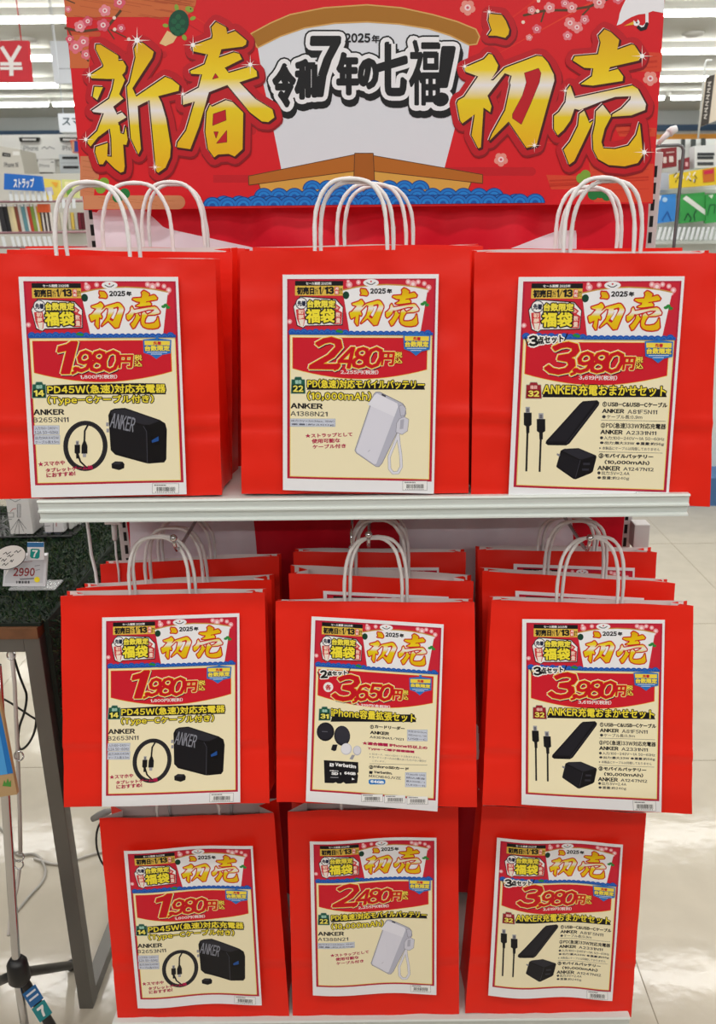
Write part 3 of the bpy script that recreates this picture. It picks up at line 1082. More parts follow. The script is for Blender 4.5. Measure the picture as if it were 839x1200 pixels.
def price(a, first, rest, c, boxes, sub, each=False):
    """Big slanting price: boxes = first digit, rest, yen, tax; measured on the enlarged view."""
    a.conv = c
    for t, bx, bold, lv in ((first, boxes[0], 1.7, 9), (rest, boxes[1], 1.05, 9)):
        wd = [0.3 if ch == ',' else 0.56 if ch == '1' and len(t) == 1 else 1.0 for ch in t]
        lean = 0.16 * (bx[3] - bx[1]) if len(t) > 1 else 0
        k0, tot = 0.0, sum(wd)
        cells = []
        for ch, w_ in zip(t, wd):
            xa, xb = bx[0] + (bx[2] - bx[0]) * k0 / tot, bx[0] + (bx[2] - bx[0]) * (k0 + w_) / tot
            k0 += w_
            if ch == ',':
                cells.append((ch, xa - 4, bx[3] - (bx[3] - bx[1]) * 0.2, xb + 2, bx[3] + (bx[3] - bx[1]) * 0.1))
            else:
                cells.append((ch, xa - (5 if len(t) > 1 else 0), bx[1], xb + (7 if len(t) > 1 else 0), bx[3]))
        for ch, xa, ya, xb, yb in cells:
            a.text(ch, xa + 4, ya + 5, xb + 4, yb + 5, '3A0810', 7, bold=bold + 1.5, mm=True, skew=0.22)
        for k_, (cc, ex) in enumerate((('F6F0E8', 1.75), ('F2CE3C', 1.15))):
            for ch, xa, ya, xb, yb in cells:
                a.text(ch, xa, ya, xb, yb, cc, lv + k_, bold=bold + ex, mm=True, skew=0.22)
        for ch, xa, ya, xb, yb in cells:
            a.text(ch, xa, ya, xb, yb, 'C81020', lv + 3, bold=bold, mm=True, skew=0.22)
    a.text('円', *boxes[2], 'C81020', 9, bold=0.8, out=((1.3, 'F4EFE6'), (0.9, 'F2CE3C')), skew=0.12)
    x0, y0, x1, y1 = boxes[3]
    ym = (y0 + y1) / 2
    for t, ya, yb in (('税', y0, ym - 1), ('込', ym + 1, y1)):
        a.text(t, x0, ya, x1, yb, 'F4DC58', 9, bold=0.25, out=((0.5, '7A0A14'),))
    a.text(sub[0], *sub[1], 'F6EEEE', 8, bold=0.16)


def badge(a, c, x0, y0, x1, y1):
    """The limited-number pennant at the price's upper corner."""
    a.conv = c
    W, H = x1 - x0, y1 - y0
    q = lambda s, t: (x0 + W * s, y0 + H * t)
    a.poly([q(0, 0.06), q(0.5, 0.0), q(1, 0.08), q(0.98, 0.72), q(0.68, 0.8), q(0.47, 1.0), q(0.26, 0.8), q(0.02, 0.7)], '2C74C4', 9)
    a.poly([q(0.05, 0.12), q(0.95, 0.13), q(0.94, 0.34), q(0.06, 0.33)], 'F2D84C', 10)
    a.text('先着', *q(0.36, 0.15), *q(0.64, 0.32), 'C81830', 11, bold=0.25)
    a.text('台数限定', *q(0.07, 0.36), *q(0.93, 0.6), 'F4E04C', 11, bold=0.4, out=((0.6, '123A80'),))
    a.line([q(0.14, 0.67), q(0.84, 0.67)], 0.8, 'DCE8F4', 11, False)
    a.line([q(0.28, 0.76), q(0.66, 0.76)], 0.8, 'DCE8F4', 11, False)
    a.poly([q(0.44, -0.1), q(0.56, -0.1), q(0.53, 0.1), q(0.47, 0.1)], '2C74C4', 10)


def numtag(a, c, n, x0, y0, x1, y1, col='1E5A4A'):
    a.conv = c
    W, H = x1 - x0, y1 - y0
    a.poly([(x0, y0 + H * 0.12), (x0 + W * 0.2, y0 + H * 0.12), (x0 + W * 0.28, y0 - H * 0.04), (x0 + W * 0.72, y0 - H * 0.04), (x0 + W * 0.8, y0 + H * 0.12), (x1, y0 + H * 0.12), (x1 + W * 0.05, y1), (x0 - W * 0.05, y1)], col, 6, out=((0.7, 'B8C4B0'),))
    a.text('福袋', x0 + W * 0.25, y0 + H * 0.14, x1 - W * 0.25, y0 + H * 0.40, 'A8D4C4' if col[0] == '1' else 'F4C0B8', 8, bold=0.2)
    a.rect(x0 + W * 0.04, y0 + H * 0.44, x1 - W * 0.04, y0 + H * 0.95, '0C2A22' if col[0] == '1' else '7A0C18', 8)
    a.text(n, x0 + W * 0.1, y0 + H * 0.48, x1 - W * 0.1, y0 + H * 0.9, 'F4E868', 9, bold=0.5)


def title(a, c, t, x0, y0, x1, y1, rot=0, band=True):
    a.conv = c
    if band:
        H = y1 - y0
        d = rot * (x1 - x0) / 114.6
        a.poly([(x0 + 8, y0 + H * 0.42 - d), (x1 - 6, y0 + H * 0.42 + d), (x1 + 4, y1 + 3 + d), (x0 - 4, y1 + 3 - d)], INKK, 5)
    a.text(t, x0, y0, x1, y1, 'F4E040', 6, bold=0.35, out=((1.15, INKK),), rot=rot)


def pair(a, c, t, x0, y0, x1, y1, col=INKK, bold=0.3, rot=0, lv=6):
    a.conv = c
    a.text(t, x0, y0, x1, y1, col, lv, bold=bold, rot=rot)


def specbox(a, c, x0, y0, x1, y1, lines, col='CDD3E2', rot=0):
    a.conv = c
    a.rect(x0, y0, x1, y1, 'A8B0C4', 5)
    a.rect(x0 + 2, y0 + 2, x1 - 2, y1 - 2, col, 6)
    n = len(lines)
    h = (y1 - y0 - 4) / n
    for i, t in enumerate(lines):
        a.text(t, x0 + 6, y0 + 3 + h * i + 2, x1 - 6, y0 + 1 + h * (i + 1), '4A4E62', 7, bold=0.05)


def barcode(a, c, x0, y0, x1, y1, seed=1, lbl=None):
    a.conv = c
    a.rect(x0, y0, x1, y1, '9A9AA0', 3)
    a.rect(x0 + 2, y0 + 2, x1 - 2, y1 - 2, 'F2F2F2', 4)
    H = y1 - y0
    rg = random.Random(seed)
    x = x0 + (x1 - x0) * 0.16
    while x < x1 - (x1 - x0) * 0.14:
        w_ = rg.choice([1.1, 1.6, 2.6])
        a.rect(x, y0 + H * 0.36, x + w_, y0 + H * 0.78, '1A1A1E', 5)
        x += w_ + rg.choice([0.9, 1.4, 2.0])
    for k in range(9):
        xx = x0 + (x1 - x0) * (0.08 + 0.05 * k)
        a.rect(xx, y0 + H * 0.12, xx + (x1 - x0) * 0.035, y0 + H * 0.24, '55555C', 5)
    for k in range(11):
        xx = x0 + (x1 - x0) * (0.12 + 0.07 * k)
        a.rect(xx, y0 + H * 0.83, xx + (x1 - x0) * 0.03, y0 + H * 0.92, '66666C', 5)


def usb_plug(a, x0, x1, y0, y1, up=True, lv=8):
    W, H = x1 - x0, y1 - y0
    if up:
        a.rect(x0 + W * 0.22, y0, x1 - W * 0.22, y0 + H * 0.25, 'A8A8B0', lv)
        a.rect(x0 + W * 0.34, y0 + H * .05, x1 - W * 0.34, y0 + H * 0.2, '6A6A72', lv + 1)
        a.poly([(x0, y0 + H * 0.22), (x1, y0 + H * 0.22), (x1, y0 + H * 0.68), (x1 - W * 0.28, y0 + H * 0.74), (x1 - W * 0.3, y1), (x0 + W * 0.3, y1), (x0 + W * 0.28, y0 + H * 0.74), (x0, y0 + H * 0.68)], '16161A', lv)
    else:
        a.rect(x0 + W * 0.22, y1 - H * 0.25, x1 - W * 0.22, y1, 'A8A8B0', lv)
        a.poly([(x0, y1 - H * 0.22), (x1, y1 - H * 0.22), (x1, y0 + H * 0.3), (x1 - W * 0.3, y0), (x0 + W * 0.3, y0), (x0, y0 + H * 0.3)], '16161A', lv)


def design_charger():
    a = Art()
    sheet_header(a, 'A')
    c1, c2 = zoomed(CA, 15, 315, 4.093), zoomed(CA, 20, 430, 4.093)
    cp = zoomed(CA, 20, 320, 4.093)
    price(a, '1', ',980', cp, ((210, 318, 300, 462), (278, 358, 492, 456), (495, 380, 563, 438), (570, 378, 605, 432)), ('1,800円(税別)', (312, 470, 488, 492)))
    badge(a, cp, 610, 300, 745, 398)
    numtag(a, c2, '14', 85, 58, 147, 130)
    title(a, c2, 'PD45W(急速)対応充電器', 156, 66, 716, 112)
    title(a, c2, '(Type-Cケーブル付き)', 158, 118, 660, 165, band=False)
    pair(a, c2, 'ANKER', 88, 184, 237, 213, bold=0.5)
    pair(a, c2, 'B2653N11', 88, 223, 258, 249, col='34343A', bold=0.15)
    specbox(a, c2, 90, 263, 214, 308, ['入力:100-240V～', '1.2A 50-60Hz'])
    specbox(a, c2, 92, 310, 217, 355, ['出力:MAX45W', 'ケーブル長:1.5m'])
    # coiled cable
    el = lambda cx, cy, rx, ry: [(cx + rx * math.cos(R(10 * k)), cy + ry * math.sin(R(10 * k))) for k in range(37)]
    a.line(el(338, 364, 94, 112), 6.4, '1A1A1E', 6)
    for s_ in (0.95, 1.04):
        a.line(el(338, 364, 94 * s_, 112 * s_), 0.5, '46464E', 7, False)
    a.line([(350, 262), (335, 290), (333, 345)], 2.4, '141418', 8)
    a.line([(303, 405), (315, 440), (345, 470)], 2.4, '141418', 8)
    usb_plug(a, 287, 313, 338, 425, True)
    usb_plug(a, 320, 348, 340, 418, False)
    # charger
    a.poly([(446, 215), (456, 192), (475, 183), (525, 180), (690, 238), (716, 255), (724, 285), (722, 430), (712, 446), (640, 452), (625, 450), (480, 408), (458, 385)], '0E0E12', 6)
    a.poly([(458, 200), (478, 188), (525, 186), (688, 243), (640, 262), (615, 262), (462, 216)], '2A2A32', 7)
    a.poly([(456, 222), (612, 270), (628, 300), (630, 440), (482, 400), (462, 380)], '17171C', 7)
    a.line([(612, 268), (628, 296), (632, 445)], 0.7, '4C4C58', 8, False)
    a.text('ANKER', 458, 216, 572, 286, '8A8C98', 8, bold=0.2, rot=14)
    a.rect(648, 318, 690, 360, '05050A', 8)
    a.poly([(652, 338), (684, 318), (686, 340), (654, 350)], '24529A', 9)
    a.rect(436, 250, 448, 268, '9A9AA2', 7); a.rect(438, 280, 450, 298, '9A9AA2', 7)
    a.poly([(462, 452), (480, 440), (515, 442), (524, 455), (522, 474), (498, 484), (464, 474)], '121216', 6)
    a.poly([(466, 454), (482, 444), (512, 446), (500, 456)], '34343C', 7)
    for i, (t, x0, x1) in enumerate((('★スマホや', 112, 242), ('タブレットゲーム機', 148, 375), ('におすすめ!', 152, 292))):
        y = 436 + 27 * i - (0 if i else 0)
        pair(a, c2, t, x0, y, x1, y + 25, col='B0144A', bold=0.3, rot=-3, lv=10)
    barcode(a, c2, 655, 550, 782, 600, 3)
    return a


def design_battery():
    a = Art()
    sheet_header(a, 'B')
    c1, c2 = zoomed(CB, 325, 315, 4.195), zoomed(CB, 325, 430, 4.195)
    price(a, '2', ',480', c1, ((160, 328, 312, 474), (282, 374, 505, 472), (508, 398, 572, 458), (574, 396, 610, 450)), ('2,255円(税別)', (308, 482, 493, 505)))
    badge(a, c1, 616, 306, 750, 414)
    numtag(a, c2, '22', 72, 38, 134, 115)
    title(a, c2, 'PD(急速)対応モバイルバッテリー', 148, 46, 720, 94)
    title(a, c2, '(10,000mAh)', 148, 105, 456, 152, band=False)
    pair(a, c2, 'ANKER', 66, 162, 222, 191, bold=0.5)
    pair(a, c2, 'A1388N21', 66, 202, 245, 228, col='34343A', bold=0.15)
    specbox(a, c2, 64, 239, 283, 279, ['出力:5V=3A(Max. 15W)', '重量:約260g'])
    for i, (t, x0, x1) in enumerate((('★ストラップとして', 138, 366), ('使用可能な', 168, 306), ('ケーブル付き', 172, 334))):
        y = 308 + 28 * i
        pair(a, c2, t, x0, y, x1, y + 25, col='B0144A', bold=0.3, rot=-3)
    # power bank with its strap cable
    a.line([(592, 315), (570, 370), (546, 430), (548, 490), (565, 512), (590, 510), (606, 480), (603, 420), (594, 360), (590, 315)], 4.2, '8A8A9C', 6)
    a.line([(592, 315), (570, 370), (546, 430), (548, 490), (565, 512), (590, 510), (606, 480), (603, 420), (594, 360), (590, 315)], 3.2, 'E0E0EC', 7)
    a.poly([(470, 122), (480, 110), (500, 110), (612, 166), (624, 182), (628, 215), (510, 462), (496, 478), (482, 478), (386, 410), (379, 396)], 'B9BACB', 6, out=((0.7, '6E6E80'),))
    a.poly([(474, 124), (486, 115), (586, 164), (590, 180), (482, 466), (470, 466), (388, 406), (384, 396)], 'DCDCEA', 8)
    a.poly([(474, 124), (486, 115), (586, 164), (590, 180), (572, 230), (440, 170)], 'E6E6F2', 9)
    a.poly([(510, 116), (530, 126), (528, 134), (508, 124)], '3A3A44', 9)
    a.line([(452, 395), (442, 404)], 0.8, 'B4B4C4', 9, False)
    a.poly([(596, 178), (614, 172), (628, 190), (622, 222), (604, 226)], 'C4C4D4', 9, out=((0.5, '6E6E80'),))
    a.poly([(598, 240), (622, 232), (642, 244), (636, 300), (610, 318), (580, 306), (584, 262)], 'D4D4E2', 10, out=((0.5, '6E6E80'),))
    a.poly([(602, 246), (620, 242), (616, 290), (598, 292)], 'B0B0C0', 12)
    barcode(a, c2, 612, 551, 735, 600, 5)
    return a


def set_flag(a, c, t, x0, y0, x1, y1):
    a.conv = c
    W, H = x1 - x0, y1 - y0
    a.line([(x0, y0 + H * 0.35), (x0 + W * 0.07, y0 + H * 0.95)], 1.5, INKK, 12, False)
    a.line([(x1, y0), (x1 - W * 0.07, y0 + H * 0.55)], 1.5, INKK, 12, False)
    a.text(t[0], x0 + W * 0.1, y0 + H * 0.2, x0 + W * 0.29, y0 + H * 0.98, INKK, 11, bold=0.9, out=((1.9, 'F6F4F0'),), rot=-6)
    a.text(t[1:], x0 + W * 0.29, y0 + H * 0.18, x0 + W * 0.9, y0 + H * 0.78, INKK, 11, bold=0.5, out=((1.5, 'F6F4F0'),), rot=-6)


def design_set():
    a = Art()
    sheet_header(a, 'C')
    c1, c2 = zoomed(CC, 590, 310, 3.814), zoomed(CC, 590, 440, 3.814)
    price(a, '3', ',980', c1, ((182, 338, 322, 474), (296, 378, 518, 470), (524, 402, 578, 456), (582, 400, 614, 452)), ('3,619円(税別)', (326, 480, 498, 504)))
    badge(a, c1, 622, 326, 752, 428)
    set_flag(a, c1, '3点セット', 92, 298, 276, 352)
    numtag(a, c2, '32', 98, 20, 160, 88, '9C2230')
    title(a, c2, 'ANKER充電おまかせセット', 170, 24, 720, 80)
    for x0, x1, y0, y1, cy in ((86, 120, 126, 244, 415), (142, 179, 154, 272, 417)):
        a.line([((x0 + x1) / 2 - 1, y1 - 8), ((x0 + x1) / 2 - 7, cy)], 2.6, '141418', 7, False)
        usb_plug(a, x0, x1, y0, y1, True, 8)
    a.poly([(330, 112), (345, 100), (408, 96), (418, 106), (416, 118), (285, 290), (270, 299), (190, 298), (180, 290), (183, 278)], '101016', 6)
    a.poly([(334, 116), (346, 104), (404, 100), (270, 280), (190, 280)], '1F1F27', 7)
    a.line([(272, 290), (412, 112)], 0.6, '43434E', 8, False)
    a.poly([(230, 400), (226, 395), (246, 322), (262, 314), (325, 311), (402, 344), (405, 352), (388, 418), (378, 426), (312, 453), (302, 452)], '0E0E13', 6)
    a.poly([(252, 322), (264, 316), (324, 315), (398, 346), (340, 362), (330, 362)], '2A2A33', 7)
    a.poly([(248, 328), (328, 368), (304, 446), (232, 396)], '191920', 7)
    a.line([(332, 366), (310, 446)], 0.6, '4A4A56', 8, False)
    a.rect(345, 378, 375, 388, '33333E', 8); a.rect(340, 404, 370, 414, '33333E', 8)
    a.poly([(230, 334), (244, 340), (240, 350), (228, 342)], '8A8A92', 7)
    for t, x0, y0, x1, y1, bold, col in (
            ('①', 432, 102, 452, 126, 0.4, INKK), ('USB-C&USB-Cケーブル', 456, 102, 727, 130, 0.4, INKK), ('ANKER', 430, 134, 530, 155, 0.42, INKK), ('A81F5N11', 545, 138, 680, 160, 0.15, '34343A'),
            ('●ケーブル長:0.9m', 430, 160, 612, 182, 0.1, '34343A'),
            ('②', 424, 197, 444, 221, 0.3, INKK), ('PD(急速)33W対応充電器', 447, 196, 720, 228, 0.26, INKK), ('ANKER', 422, 228, 523, 250, 0.42, INKK), ('A2331N11', 538, 233, 676, 254, 0.15, '34343A'),
            ('●入力:100-240V～1A 50-60Hz', 420, 256, 713, 280, 0.1, '34343A'), ('●出力:最大33W ●重量:約56g', 420, 280, 712, 303, 0.12, '34343A'), ('※本製品にケーブルは同梱しておりません', 416, 304, 692, 325, 0.05, '4A4A50'),
            ('③', 414, 334, 436, 358, 0.4, INKK), ('モバイルバッテリー', 440, 336, 662, 362, 0.4, INKK), ('(10,000mAh)', 440, 364, 645, 391, 0.3, INKK), ('ANKER', 408, 391, 511, 415, 0.42, INKK), ('A1247N12', 525, 398, 664, 418, 0.15, '34343A'),
            ('●出力:5V=2.4A', 408, 415, 553, 437, 0.1, '34343A'), ('●重量:約240g', 408, 438, 552, 460, 0.1, '34343A')):
        pair(a, c2, t, x0, y0, x1, y1, col=col, bold=bold)
    a.line([(426, 185), (718, 191)], 0.5, '3A3A40', 6, False)
    a.line([(416, 328), (704, 335)], 0.5, '3A3A40', 6, False)
    barcode(a, c2, 582, 512, 702, 566, 7)
    return a


def design_memory():
    a = Art()
    sheet_header(a, 'D')
    c1, c2 = zoomed(CD, 355, 720, 4.935), zoomed(CD, 355, 820, 4.935)
    price(a, '3', ',650', c1, ((172, 332, 322, 486), (292, 386, 512, 484), (518, 416, 572, 476), (576, 420, 606, 474)), ('3,319円(各税別)', (306, 498, 502, 524)))
    badge(a, c1, 612, 344, 742, 450)
    set_flag(a, c1, '2点セット', 86, 298, 272, 352)
    a.conv = c1
    a.disc(147, 404, 28, 'F4EEEE', 8)
    a.text('各', 130, 388, 164, 422, 'C01828', 9, bold=0.4)
    numtag(a, c2, '31', 96, 26, 156, 100)
    title(a, c2, 'iPhone容量拡張セット', 164, 36, 648, 106)
    # card readers
    a.disc(226, 190, 46, '20202A', 6, ry=58, rot=-6); a.disc(228, 186, 40, '33333E', 7, ry=50, rot=-6)
    a.disc(131, 166, 50, '14141C', 8, ry=54); a.disc(128, 164, 44, '24242E', 9, ry=47)
    a.line([(112, 164), (142, 166)], 1.2, '6A6A76', 10, False)
    a.poly([(172, 240), (200, 240), (192, 274), (180, 278), (162, 270)], '1A1A22', 7)
    a.disc(312, 275, 24, 'B8B8C6', 6, ry=28); a.disc(312, 273, 20, 'DADAE4', 7, ry=24)
    a.disc(250, 266, 32, 'C8C8D4', 8, ry=34); a.disc(248, 264, 28, 'E6E6EE', 9, ry=30)
    a.poly([(282, 300), (300, 300), (286, 328), (268, 324)], '9A9AA6', 7)
    # memory card
    a.poly([(122, 330), (318, 342), (320, 400), (312, 406), (318, 420), (312, 464), (246, 468), (234, 458), (220, 466), (200, 466), (190, 458), (176, 464), (126, 462)], '15151B', 6)
    a.poly([(156, 346), (180, 350), (176, 368), (154, 366)], 'F0F0F4', 7)
    a.line([(164, 352), (170, 364)], 0.9, '15151B', 8, False)
    pair(a, c2, 'Verbatim', 186, 346, 306, 376, col='F4F4F6', bold=0.5, rot=3, lv=7)
    pair(a, c2, 'micro', 156, 386, 206, 397, col='F4F4F6', bold=0.3, lv=7)
    pair(a, c2, 'SD', 164, 398, 204, 418, col='F4F4F6', bold=0.6, lv=7)
    pair(a, c2, '64GB', 238, 396, 304, 418, col='F4F4F6', bold=0.5, lv=7)
    pair(a, c2, '1', 212, 402, 220, 416, col='F4F4F6', bold=0.2, lv=7)
    a.line([(160, 430), (204, 431)], 0.7, 'C8C8D0', 7, False)
    a.poly([(282, 432), (282, 446), (298, 441)], 'F4F4F6', 7)
    for t, x0, y0, x1, y1, bold, col in (
            ('①', 386, 126, 408, 150, 0.4, INKK), ('カードリーダー', 412, 126, 586, 156, 0.4, INKK), ('ANKER', 386, 160, 496, 186, 0.42, INKK), ('A83D1NA1/N21', 384, 190, 580, 214, 0.15, '34343A'),
            ('★適合機種 iPhone15以上の', 342, 230, 718, 258, 0.4, 'B0144A'), ('Type-C端子搭載機種', 372, 260, 642, 284, 0.4, 'B0144A'),
            ('※SDカード、microSDカードは含まれません。', 382, 294, 680, 312, 0.0, '55555C'), ('※カードリーダーのみの購入はいただけない場合が', 382, 312, 712, 332, 0.0, '55555C'), ('ございます。', 398, 328, 474, 342, 0.0, '55555C'),
            ('②', 380, 358, 404, 382, 0.4, INKK), ('microSDカード', 406, 360, 610, 384, 0.4, INKK), ('Verbatim.', 408, 390, 514, 412, 0.45, INKK), ('MXCN64GJVZE', 380, 416, 564, 438, 0.15, '34343A')):
        pair(a, c2, t, x0, y0, x1, y1, col=col, bold=bold)
    a.poly([(382, 392), (402, 394), (398, 410), (380, 408)], INKK, 6)
    a.line([(384, 350), (716, 356)], 0.5, '3A3A40', 6, False)
    a.poly([(386, 440), (466, 440), (474, 446), (474, 462), (466, 470), (386, 470), (378, 462), (378, 446)], '1C78C8', 6)
    pair(a, c2, '64GB', 388, 444, 466, 466, col='F4F8FC', bold=0.6, lv=7)
    specbox(a, c2, 600, 152, 718, 218, ['外形:8×5×3cm', '対応:micro/SD', 'USB-C'])
    specbox(a, c2, 588, 398, 710, 484, ['Class10 UHS', '読込速度', '最大90MB/s', '(UHS-1)'])
    barcode(a, c2, 336, 526, 460, 572, 11); barcode(a, c2, 468, 530, 590, 578, 12); barcode(a, c2, 598, 536, 720, 584, 13)
    return a


KU, KV = [14 * k for k in range(1, 15)], [13.5 * k for k in range(1, 22)]


def finish(a):
    """Flatten a sheet's artwork and cut it along a grid so that it can follow the curl of the paper."""
    V, Fc, L, C = [], [], [], []
    for v, f, l_, c in a.flat():
        b = len(V)
        V += list(v)
        Fc += [[i + b for i in q] for q in f]
        L += [l_] * len(v)
        C += list(c)
    return slice_art(V, Fc, L, C, KU, KV)


DESIGN = {k: finish(f()) for k, f in (('A', design_charger), ('B', design_battery), ('C', design_set), ('D', design_memory))}
M_SHEET = ink_mat('glossy_print', 0.32, 0.35)


def sheet(parent, design, corners, du, dv, off=0.0042):
    """Lay a printed A4 sheet on a bag: corners in the world, du/dv = curl along width and height (m)."""
    V, Fc, L, C = DESIGN[design]
    q = [np.array(p) for p in corners]
    n = np.cross(q[1] - q[0], q[0] - q[3])
    n /= np.linalg.norm(n)
    if n[1] > 0:
        n = -n
    s_, t_ = V[:, 0] / 210, V[:, 1] / 297
    s1, t1 = s_[:, None], t_[:, None]
    W = q[0] * (1 - s1) * (1 - t1) + q[1] * s1 * (1 - t1) + q[2] * s1 * t1 + q[3] * (1 - s1) * t1
    ku, kv = np.array([0] + KU + [210]) / 210, np.array([0] + KV + [297]) / 297
    a = np.array([du(x) for x in ku])
    b = np.array([dv(x) for x in kv])
    d = np.interp(s_, ku, a) + np.interp(t_, kv, b)
    W = W + (off + d + L * 0.00004)[:, None] * n
    me = bpy.data.meshes.new('poster')
    me.from_pydata((W - np.array(parent['_at'])).tolist(), [], Fc)
    me.materials.append(M_SHEET)
    at = me.attributes.new('ink', 'FLOAT_COLOR', 'POINT')
    cc = np.ones((len(V), 4), dtype=np.float32)
    cc[:, :3] = C
    at.data.foreach_set('color', cc.ravel())
    me.update()
    o = bpy.data.objects.new('poster', me)
    COL.objects.link(o)
    o.parent = parent
    return o


# ------------------------------------------------------------------ paper bags
def paper_bag(label, group, top, bot, yt, yb, handles=(), poster=None, db=0.085, dt=0.03, seed=1, crease=0.3, top_mid=(0, 0), world=None, hh=None, gap=True, curl=None):
    """top = ((xl, y), (xr, y)) and bot likewise: front corners in the photo; yt, yb = distance of the front at its top and foot."""
    if world:
        TL, TR, BR, BL = world
    else:
        TL, TR = P(*top[0], Y=yt), P(*top[1], Y=yt)
        BL, BR = P(*bot[0], Y=yb), P(*bot[1], Y=yb)
    base = (BL + BR) / 2
    t = thing('paper_bag', label, 'bag', base, group)
    NX, NZ, ND = 26, 40, 8
    up = ((TL + TR) / 2 - (BL + BR) / 2).normalized()
    nrm = (TR - TL).cross(up).normalized()
    if nrm.y > 0:
        nrm = -nrm
    rg = random.Random(seed)
    tw = [rg.uniform(-1, 1) for _ in range(4)]

    def ring(k, inner):
        tt = k / NZ
        L_, R_ = BL.lerp(TL, tt), BR.lerp(TR, tt)
        dep = db + (dt - db) * tt ** 0.8
        th = 0.0006 if inner else 0.0
        pts = []

        def front(s):
            p = L_.lerp(R_, s)
            e = min(s, 1 - s)
            d = 0.0024 * noise.noise((s * 5 + seed * 7.3, tt * 5, seed)) + 0.0014 * noise.noise((s * 11 + seed, tt * 13, seed * 3.1))
            d += 0.0022 * (math.exp(-((tt - crease - 0.02) / 0.02) ** 2) - math.exp(-((tt - crease + 0.02) / 0.02) ** 2))
            d += 0.004 * max(0, tt - 0.86) * 7 * noise.noise((s * 4.5 + seed * 2.2, 2.2, seed)) * (1 - 0.0 * e)
            z = 0.0025 * noise.noise((s * 3.3, seed * 1.7, 0.2)) * max(0, tt - 0.9) * 10
            return p + nrm * (d - th) + up * z

        def back(s):
            p = L_.lerp(R_, s) - nrm * dep
            d = 0.002 * noise.noise((s * 4 + seed * 3.3, tt * 4, 9 + seed)) + 0.006 * max(0, tt - 0.85) * 6 * noise.noise((s * 3.5 + seed, 7.1, seed))
            z = (0.003 * noise.noise((s * 2.7, seed * 2.9, 4.2)) + 0.004 * tw[0] + 0.004 * tw[1] * (s - 0.5)) * max(0, tt - 0.8) * 5
            return p + nrm * (d + th) + up * z

        pinch = 0.004 + 0.026 * tt ** 1.5
        f0, f1, b0, b1 = front(0), front(1), back(0), back(1)
        xd = (R_ - L_).normalized()
        for i in range(NX + 1):
            p = front(i / NX)
            if inner:
                p = p + xd * (0.0006 if i == 0 else (-0.0006 if i == NX else 0))
            pts.append(p)
        for i in range(1, ND):
            s = i / ND
            v = pinch * (1 - abs(2 * s - 1))
            pts.append(f1.lerp(b1, s) - xd * (v + th))
        for i in range(NX + 1):
            p = back(1 - i / NX)
            if inner:
                p = p + xd * (-0.0022 if i == 0 else (0.0022 if i == NX else 0))
            pts.append(p)
        for i in range(1, ND):
            s = i / ND
            v = pinch * (1 - abs(2 * s - 1))
            pts.append(b0.lerp(f0, s) + xd * (v + th))
        return pts

    n = 2 * (NX + 1) + 2 * (ND - 1)
    V, Fc, Mi = [], [], []
    for k in range(NZ + 1):
        V += ring(k, False)
    o0 = len(V)
    for k in range(NZ + 1):
        V += ring(k, True)
    for k in range(NZ):
        for i in range(n):
            j = (i + 1) % n
            Fc.append((k * n + i, k * n + j, (k + 1) * n + j, (k + 1) * n + i)); Mi.append(0)
            Fc.append((o0 + k * n + j, o0 + k * n + i, o0 + (k + 1) * n + i, o0 + (k + 1) * n + j)); Mi.append(1)
    for i in range(n):
        j = (i + 1) % n
        Fc.append((NZ * n + i, NZ * n + j, o0 + NZ * n + j, o0 + NZ * n + i)); Mi.append(0 if 0 <= i < NX else 1)
    Fc.append(list(range(n))[::-1]); Mi.append(0)
    Fc.append([o0 + i for i in range(n)]); Mi.append(1)
    mb = MB()
    mb.v = [tuple(p) for p in V]
    mb.f = [list(f) for f in Fc]
    mb.m, mb.c, mb.sm = Mi, [(1, 1, 1)] * len(V), [len(f) == 4 for f in Fc]
    o = mb.build('body', [M_RED, M_INSIDE], t)
    o.data.attributes.new('sharp_face', 'BOOLEAN', 'FACE') if 'sharp_face' not in o.data.attributes else None
    me = o.data
    bm = bmesh.new()
    bm.from_mesh(me)
    for e in bm.edges:
        if len(e.link_faces) == 2 and e.calc_face_angle(0) > R(38):
            e.smooth = False
    bm.to_mesh(me)
    bm.free()

    # twisted cord handles: (xl, xr, y of the peak) in the photo; the first sits inside the front, the second inside the back
    for hi, (xl, xr, yp) in enumerate(handles):
        yy = (TL.y + TR.y) / 2 + (0.007 if hi == 0 else dt - 0.008)
        zt = (TL.z + TR.z) / 2
        ytop = CY - F * (CR.transposed() @ (Vector((0, yy, zt)) - CO)).y / -(CR.transposed() @ (Vector((0, yy, zt)) - CO)).z
        a, b = P(xl, ytop, Y=yy), P(xr, ytop, Y=yy)
        pk = P((xl + xr) / 2, yp, Y=yy).z
        H = pk - zt
        cxm, hw = (a.x + b.x) / 2, (b.x - a.x) / 2
        path = [(cxm - hw * 0.98, yy, zt - 0.045), (cxm - hw, yy, zt - 0.02), (cxm - hw * 1.0, yy, zt)]
        for k in range(1, 26):
            q = math.pi * (1 - k / 26)
            sx = math.copysign(abs(math.cos(q)) ** 0.72, math.cos(q))
            wob = 0.0012 * noise.noise((k * 0.25, seed * 3.0 + hi, 0.5))
            path.append((cxm + hw * sx * (1.0 + 0.05 * math.sin(q)) + wob, yy + (0.006 if hi == 0 else -0.004) * math.sin(q), zt + H * math.sin(q) ** 0.8))
        path += [(cxm + hw, yy, zt), (cxm + hw, yy, zt - 0.02), (cxm + hw * 0.98, yy, zt - 0.045)]
        MB().tube(path, [0.0027 + 0.0003 * math.sin(k * 2.2) for k in range(len(path))], 9).build('handle', M_CORD, t)

